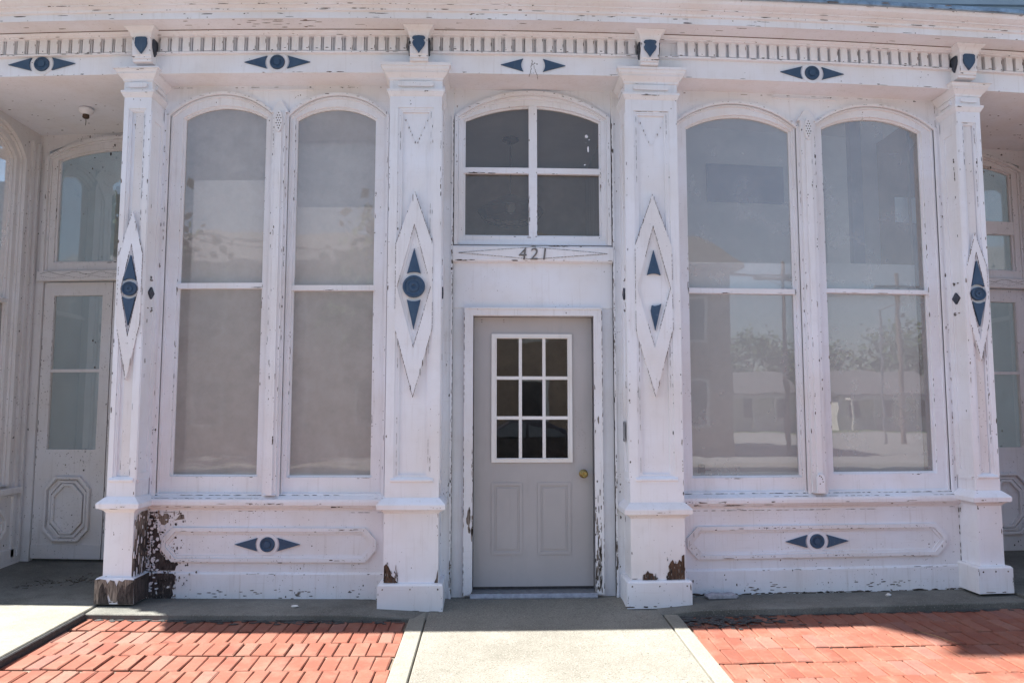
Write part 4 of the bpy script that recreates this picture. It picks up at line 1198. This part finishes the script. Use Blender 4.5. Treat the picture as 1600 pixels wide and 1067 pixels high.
def dirt(name, spots, seed):
    rr = random.Random(seed); m = MB()
    for cx, cy, w, d, n in spots:
        for _ in range(n):
            x, y = cx + rr.gauss(0, w / 2), cy + rr.gauss(0, d / 2)
            if y > -.19: continue
            if -.56 < x < 1.285 or x < -2.7: continue
            m.chip((x, y, fade(x, y, brickz(y)) + .003), (0, 0, 1), rr.uniform(.02, .10), rr.uniform(.012, .045), 0, .6, 11, .0012)
    o = m.build(name, M_TAR, None, sag=False); o['kind'] = 'structure'


dirt('tar_patch', [(1.55, -.30, .42, .13, 170), (1.4, -.24, .2, .08, 40)], 2)
dirt('tar_patch', [(-1.25, -.235, .8, .06, 110), (-2.1, -.22, .8, .03, 60)], 3)
dirt('tar_patch', [(3.2, -.205, .5, .03, 50), (2.2, -.2, .6, .02, 40)], 4)

# kerb, road and the far side of the street
m = MB(); m.box(-40, 40, YK - .16, YK - .004, -.25, -.055, seed if False else 0); o = m.build('kerb', M_WALK, None, sag=False); o['kind'] = 'structure'
sheet('road', lambda u, v: (-60 + 120 * u, -15.5 + (15.5 + YK - .1) * v, -.21 + .08 * math.sin(v * math.pi)), 30, 16, M_ASPHALT)
m = MB(); m.box(-40, 40, -17.2, -15.5, -.3, -.08, seg=False); o = m.build('far_pavement', M_WALK, None, sag=False); o['kind'] = 'structure'
M_GRASS = simple('mown_grass', (.075, .115, .03), .95, .4, 30)
sheet('ground', lambda u, v: (-400 + 800 * u, -400 + 800 * v, -.26), 8, 8, simple('dry_ground', (.16, .15, .11), .95, .3, 2))
sheet('lawn', lambda u, v: (-60 + 160 * u, -100 + 46 * v, -.12), 8, 8, M_GRASS)
sheet('parking_lot', lambda u, v: (-60 + 160 * u, -54 + 36.8 * v, -.12), 8, 8, concrete('grey_parking_lot', (.22, .215, .21), (.30, .295, .28), .4))
sheet('near_pavement', lambda u, v: (-40 + 32.4 * u, YK + 12 * v, -.05), 6, 6, M_SLAB)
sheet('near_pavement', lambda u, v: (6.62 + 34 * u, YK + 12 * v, -.05), 6, 6, M_SLAB)

# loose things on the ground
def stone(name, x, y, z, s, mat, label, cat, flat=.55):
    bm = bmesh.new(); bmesh.ops.create_icosphere(bm, subdivisions=3, radius=1)
    rr = random.Random(int(x * 100))
    ks = [Vector((rr.uniform(-1, 1), rr.uniform(-1, 1), rr.uniform(-1, 1))).normalized() for _ in range(7)]
    for v in bm.verts:
        for q in ks:
            d = v.co.dot(q)
            if d > .72: v.co -= q * (d - .72)
        v.co = Vector((v.co.x * s[0], v.co.y * s[1], v.co.z * s[2]))
    me = bpy.data.meshes.new(name); bm.to_mesh(me); bm.free(); me.materials.append(mat)
    o = bpy.data.objects.new(name, me); COL.objects.link(o); o.location = (x, y, z + s[2] * .66); tag(o, label, cat)
    return o


M_STONE = simple('grey_stone', (.33, .33, .36), .85, .3, 30, bump=.4)
M_PEB = simple('pale_stone', (.62, .60, .56), .8, .15, 30)
m = MB(); m.plate([(-.11, 0), (.10, 0), (.115, .018), (.09, .034), (.02, .03), (-.06, .036), (-.12, .020)], [], -.03, .05)
o = m.build('loose_stone', M_STONE, None, sag=False, bevel=.006); o.location = (1.665, .10, fade(1.665, .1, .087)); o.rotation_euler = (0, 0, .1)
tag(o, 'flat grey broken stone lying against the right apron board', 'stone')
stone('pebble', -1.36, -.03, fade(-1.36, -.03, .081), (.028, .016, .010), M_PEB, 'white pebble on the mossy ledge below the left window bay', 'pebble')
stone('pebble', 2.86, .06, fade(2.86, .06, .085), (.022, .015, .014), M_PEB, 'white pebble on the ledge below the right window bay', 'pebble')
tw = []
for i in range(14):
    t = i / 13; x = 2.68 + .17 * (1 - math.cos(t * 1.9)) * .6; y = -.60 - .36 * t
    tw.append((x, y, fade(x, y, brickz(y)) + .008 + .012 * math.sin(t * math.pi)))
m = MB(); m.tube(tw, [.004 - .0022 * i / 13 for i in range(14)], 6)
tag(m.build('twig', simple('dry_twig', (.10, .06, .035), .9, .3, 60), None, sag=False), 'thin curved dry twig lying on the red brick paving', 'twig')
m = MB()
rr = random.Random(4)
for k in range(90):
    x = rr.gauss(-3.2, .28); y = .45 + .18 * math.sin((x + 3.4) * 4) + rr.gauss(0, .06)
    if x > -2.8 or x < -3.9: continue
    z = fade(x, y, .095 + .045 * y / 1.2) + .004; a = rr.uniform(0, 6.28); l = rr.uniform(.012, .04)
    m.tube([(x, y, z), (x + l * math.cos(a), y + l * math.sin(a), z + .004)], [.003, .0015], 4)
o = m.build('leaf_litter', simple('dead_leaves', (.06, .045, .03), .95, .5, 40), None, sag=False)
tag(o, 'dark dead leaf scraps strewn over the shaded left porch floor', 'leaf litter', kind='stuff')

# ================================================================= ACROSS THE STREET (seen in the panes)
M_CREAM = simple('cream_boards', (.62, .60, .55), .7, .08, 3); M_TANW = simple('tan_brick_wall', (.30, .22, .16), .85, .15, 6)
M_ROOF = simple('grey_shingles', (.14, .13, .13), .9, .25, 20); M_DARKGL = simple('dark_window_glass', (.03, .035, .04), .1, .2)
M_BARK = simple('tree_bark', (.10, .075, .055), .95, .3, 20); M_LEAF = simple('tree_leaves', (.06, .095, .03), .8, .5, 6)
M_POLE = simple('weathered_pole', (.17, .13, .10), .9, .25, 10)


def house(x0, x1, y0, y1, h, ridge, wall, label, name='house', porch=True):
    e = empty(name, ((x0 + x1) / 2, y1, -.1), label, 'house', 'buildings across the street')
    loc = lambda: (-(x0 + x1) / 2, -y1, .1)
    def bld(m, nm, mt, par):
        o = m.build(nm, mt, par, sag=False)
        if par is e: o.location = loc()
        return o
    m = MB(); m.box(x0, x1, y0, y1, -.15, h, seg=False); w = bld(m, 'wall', wall, e)
    m = MB(); cy = (y0 + y1) / 2
    m._loft([[m.bm.verts.new((x, y, z)) for y, z in ((y0 - .4, h - .02), (y1 + .4, h - .02), (y1 + .4, h + .1), (cy, ridge), (y0 - .4, h + .1))] for x in (x0 - .4, x1 + .4)]); bld(m, 'roof', M_ROOF, e)
    n = max(2, int((x1 - x0) / 2.6))
    zs = [1.0] if h < 4.5 else [1.0, 4.0]
    for zb in zs:
        for k in range(n):
            cx = x0 + (k + .5) * (x1 - x0) / n
            m = MB(); m.plate(rect(cx - .55, cx + .55, zb - .08, zb + 1.58), [rect(cx - .45, cx + .45, zb, zb + 1.5)], -y1 - .06, -y1 + .01, 0, lambda a, b, d: (a, -d, b)); f = bld(m, 'window', M_CREAM, e)
            m = MB(); m.box(cx - .45, cx + .45, y1 - .01, y1 + .02, zb, zb + 1.5, seg=False); o = m.build('pane', M_DARKGL, f, sag=False)
    if porch:
        m = MB(); m.box(x0 + .5, x1 - .5, y1, y1 + 1.6, 2.5, 2.68, seg=False)
        for k in range(5): xx = x0 + .6 + (x1 - x0 - 1.2) * k / 4; m.box(xx - .07, xx + .07, y1 + 1.4, y1 + 1.54, -.1, 2.5, seg=False)
        bld(m, 'porch', M_CREAM, e)
    return e


house(-17, 8.6, -32, -21.5, 6.6, 9.0, M_TANW, 'long tan two storey building facing the shop across the road', 'brick_building', False)
house(17.5, 25.5, -67, -59, 2.9, 5.0, M_CREAM, 'white cottage with a full front porch beyond the road')
house(29.5, 38.0, -68, -60, 2.9, 5.2, M_CREAM, 'white cottage farthest along the road with a grey roof')


def tree(x, y, h, r, label, seed):
    rr = random.Random(seed)
    e = empty('tree', (x, y, -.15), label, 'tree', 'trees across the street')
    m = MB(); m.tube([(0, 0, 0), (.05, 0, h * .25), (0, .1, h * .5), (.1, 0, h * .8)], [.28, .2, .14, .04], 8)
    for k in range(6):
        a = rr.uniform(0, 6.28); m.tube([(0, 0, h * rr.uniform(.3, .5)), (r * .4 * math.cos(a), r * .4 * math.sin(a), h * .6), (r * .7 * math.cos(a), r * .7 * math.sin(a), h * .75)], [.1, .06, .02], 6)
    m.build('trunk', M_BARK, e, sag=False)
    m = MB()
    cl = []
    for k in range(34):
        a = rr.uniform(0, 6.28); b = rr.uniform(-.5, 1.3); q = rr.uniform(.45, .95)
        cl.append(Vector((r * q * math.cos(a) * math.cos(b), r * q * math.sin(a) * math.cos(b), h * .62 + h * .36 * q * math.sin(b))))
    for c in cl:
        for k in range(55):
            p = c + Vector((rr.gauss(0, 1), rr.gauss(0, 1), rr.gauss(0, .8))) * r * .17
            u = Vector((rr.uniform(-1, 1), rr.uniform(-1, 1), rr.uniform(-1, 1))).normalized(); v = u.orthogonal()
            s = rr.uniform(.12, .25); m.face([tuple(p + u * s), tuple(p + v * s * .6), tuple(p - u * s), tuple(p - v * s * .6)])
    m.build('crown', M_LEAF, e, sag=False)


tree(18.5, -76, 9.0, 4.4, 'round green tree left of the white cottages across the road', 1)
tree(27.0, -74, 9.8, 4.6, 'tall green tree behind the porch cottage across the road', 2)
tree(35.0, -78, 9.2, 4.8, 'broad green tree behind the farthest cottage', 3)
tree(41.0, -70, 10.5, 5.0, 'round tree at the far end of the cottage row', 4)
tree(-13, -19, 9.5, 3.8, 'leafy street tree before the tan building', 5)
tree(-3.2, -20.2, 8.6, 2.6, 'slim street tree by the middle of the tan building', 6)


def pole(x, y, h, r, label, arm):
    e = empty('utility_pole', (x, y, -.15), label, 'utility pole', 'poles across the street')
    m = MB(); m.tube([(0, 0, 0), (0, 0, h)], [r, r * .7], 10); m.build('shaft', M_POLE if arm else M_METAL, e, sag=False)
    m = MB()
    if arm: m.box(-1.1, 1.1, -.06, .06, h - .7, h - .58, seg=False); m.build('crossarm', M_POLE, e, sag=False)
    else: m.tube([(0, 0, h - .1), (.5, .3, h + .15), (1.0, .6, h + .15)], .04, 6); m.build('lamp_arm', M_METAL, e, sag=False)


pole(18.8, -31, 6.6, .07, 'slim metal lamp pole on the far pavement', False)
pole(20.0, -31.5, 8.4, .15, 'brown wooden pole with a crossarm on the far pavement', True)
pole(10.9, -22.5, 7.2, .10, 'brown wooden pole beside the tan building', True)
m = MB()
for dx, dz in ((-.9, 0), (0, .05), (.9, 0)):
    m.tube([(10.9 + dx + (9.1) * t, -22.5 - 9 * t, 6.5 + dz + 1.1 * t - 1.2 * t * (1 - t) * 2) for t in [i / 14 for i in range(15)]], .018, 5)
    m.tube([(10.9 + dx - 30 * t, -22.5 + 2 * t, 6.5 + dz + 2 * t - 2 * t * (1 - t)) for t in [i / 14 for i in range(15)]], .018, 5)
tag(m.build('overhead_wires', M_IRON, None, sag=False), 'three sagging overhead wires strung between the wooden poles', 'wires')


def parked_car(x, y, z):
    e = empty('parked_car', (x, y, z), 'dark saloon car parked along the far kerb opposite the grey door', 'car')
    M_CAR = simple('black_car_paint', (.012, .012, .016), .12, .2, 5); M_TYRE = simple('tyre_rubber', (.02, .02, .02), .9, .2, 20)
    prof = [(-2.2, .28), (-2.25, .55), (-2.15, .82), (-1.55, .93), (-1.0, .97), (-.35, 1.40), (.55, 1.44), (1.25, 1.05), (2.05, .98), (2.2, .75), (2.18, .30)]
    rings = []
    m = MB()
    for v, inset in ((-.86, .10), (-.80, 0), (.80, 0), (.86, .10)):
        rings.append([m.bm.verts.new((px * (1 - inset * .15), v * (.82 if pz > 1.1 else 1), pz - inset * (.3 if pz > .6 else -.3))) for px, pz in prof])
    m._loft(rings); m.build('body', M_CAR, e, sag=False, bevel=.03)
    for side in (-1, 1):
        for pts in ([(-.88, 1.0), (-.30, 1.34), (.08, 1.36), (.08, 1.0)], [(.16, 1.0), (.16, 1.36), (.52, 1.37), (1.08, 1.03)]):
            m = MB(); m.plate(pts, [], 0, .02, 0, lambda a, b, d, side=side: (a, side * (.872 - .17 * max(0, b - 1.0) / .36 - d + .012), b)); m.build('side_window', M_DARKGL, e, sag=False)
        for wx in (-1.38, 1.36):
            m = MB(); m.lathe([(.20, -.10), (.31, -.10), (.325, -.06), (.325, .08), (.31, .10), (.18, .10)], 'y', (wx, side * .80, .31), 20); t = m.build('wheel', M_TYRE, e, sag=False)
            m = MB(); m.lathe([(.20, .11), (.15, .105), (.05, .115), (.001, .115)] if side > 0 else [(.20, -.11), (.15, -.105), (.05, -.115), (.001, -.115)], 'y', (wx, side * .80, .31), 20); m.build('rim', M_METAL, t, sag=False)
        for lx, mt, nm in ((-2.2, 'headlight_lens', 'headlight'), (2.16, 'tail_lens', 'tail_light')):
            m = MB(); m.box(lx - .03, lx + .03, side * .62 - .16, side * .62 + .16, .66, .78, seg=False); m.build(nm, simple(mt, (.6, .6, .62) if nm == 'headlight' else (.35, .02, .02), .15, .1), e, sag=False, bevel=.02)


parked_car(.75, -13.6, -.17)

# ================================================================= LIGHT, SKY, CAMERA
EL = 55.0
to_sun = Vector((-.70, .02, 1.0)).normalized()
el = math.asin(to_sun.z); az = math.atan2(to_sun.x, to_sun.y)
w = bpy.data.worlds.new('World'); sc.world = w; w.use_nodes = True
nt = w.node_tree; bg = nt.nodes['Background']
sky = nt.nodes.new('ShaderNodeTexSky'); sky.sky_type = 'NISHITA'; sky.sun_disc = False
sky.sun_elevation = el; sky.sun_rotation = az; sky.air_density = 1.0; sky.dust_density = 1.5; sky.ozone_density = 1.0
nt.links.new(sky.outputs[0], bg.inputs[0]); bg.inputs[1].default_value = .068
sl = bpy.data.lights.new('sun', 'SUN'); sl.energy = 5.0; sl.angle = R(.53); sl.color = (1, .975, .93)
so = bpy.data.objects.new('sun', sl); COL.objects.link(so); so.location = to_sun * 30
so.rotation_euler = to_sun.to_track_quat('Z', 'Y').to_euler()

cd = bpy.data.cameras.new('camera'); cam = bpy.data.objects.new('camera', cd); COL.objects.link(cam)
cd.sensor_width = 36; cd.lens = 1225 / 1600 * 36; cd.clip_end = 2000; cd.clip_start = .05
cam.location = (0, -5.65, HZ)
cam.rotation_euler = (R(90 + 5.161), 0, R(-1.5))
sc.camera = cam
sc.view_settings.view_transform = 'Standard'; sc.view_settings.look = 'None'
sc.view_settings.exposure = 1.85; sc.view_settings.gamma = 1; sc.view_settings.use_curve_mapping = False
sc.cycles.max_bounces = 8; sc.cycles.diffuse_bounces = 5; sc.cycles.transparent_max_bounces = 12
sc.cycles.use_denoising = True
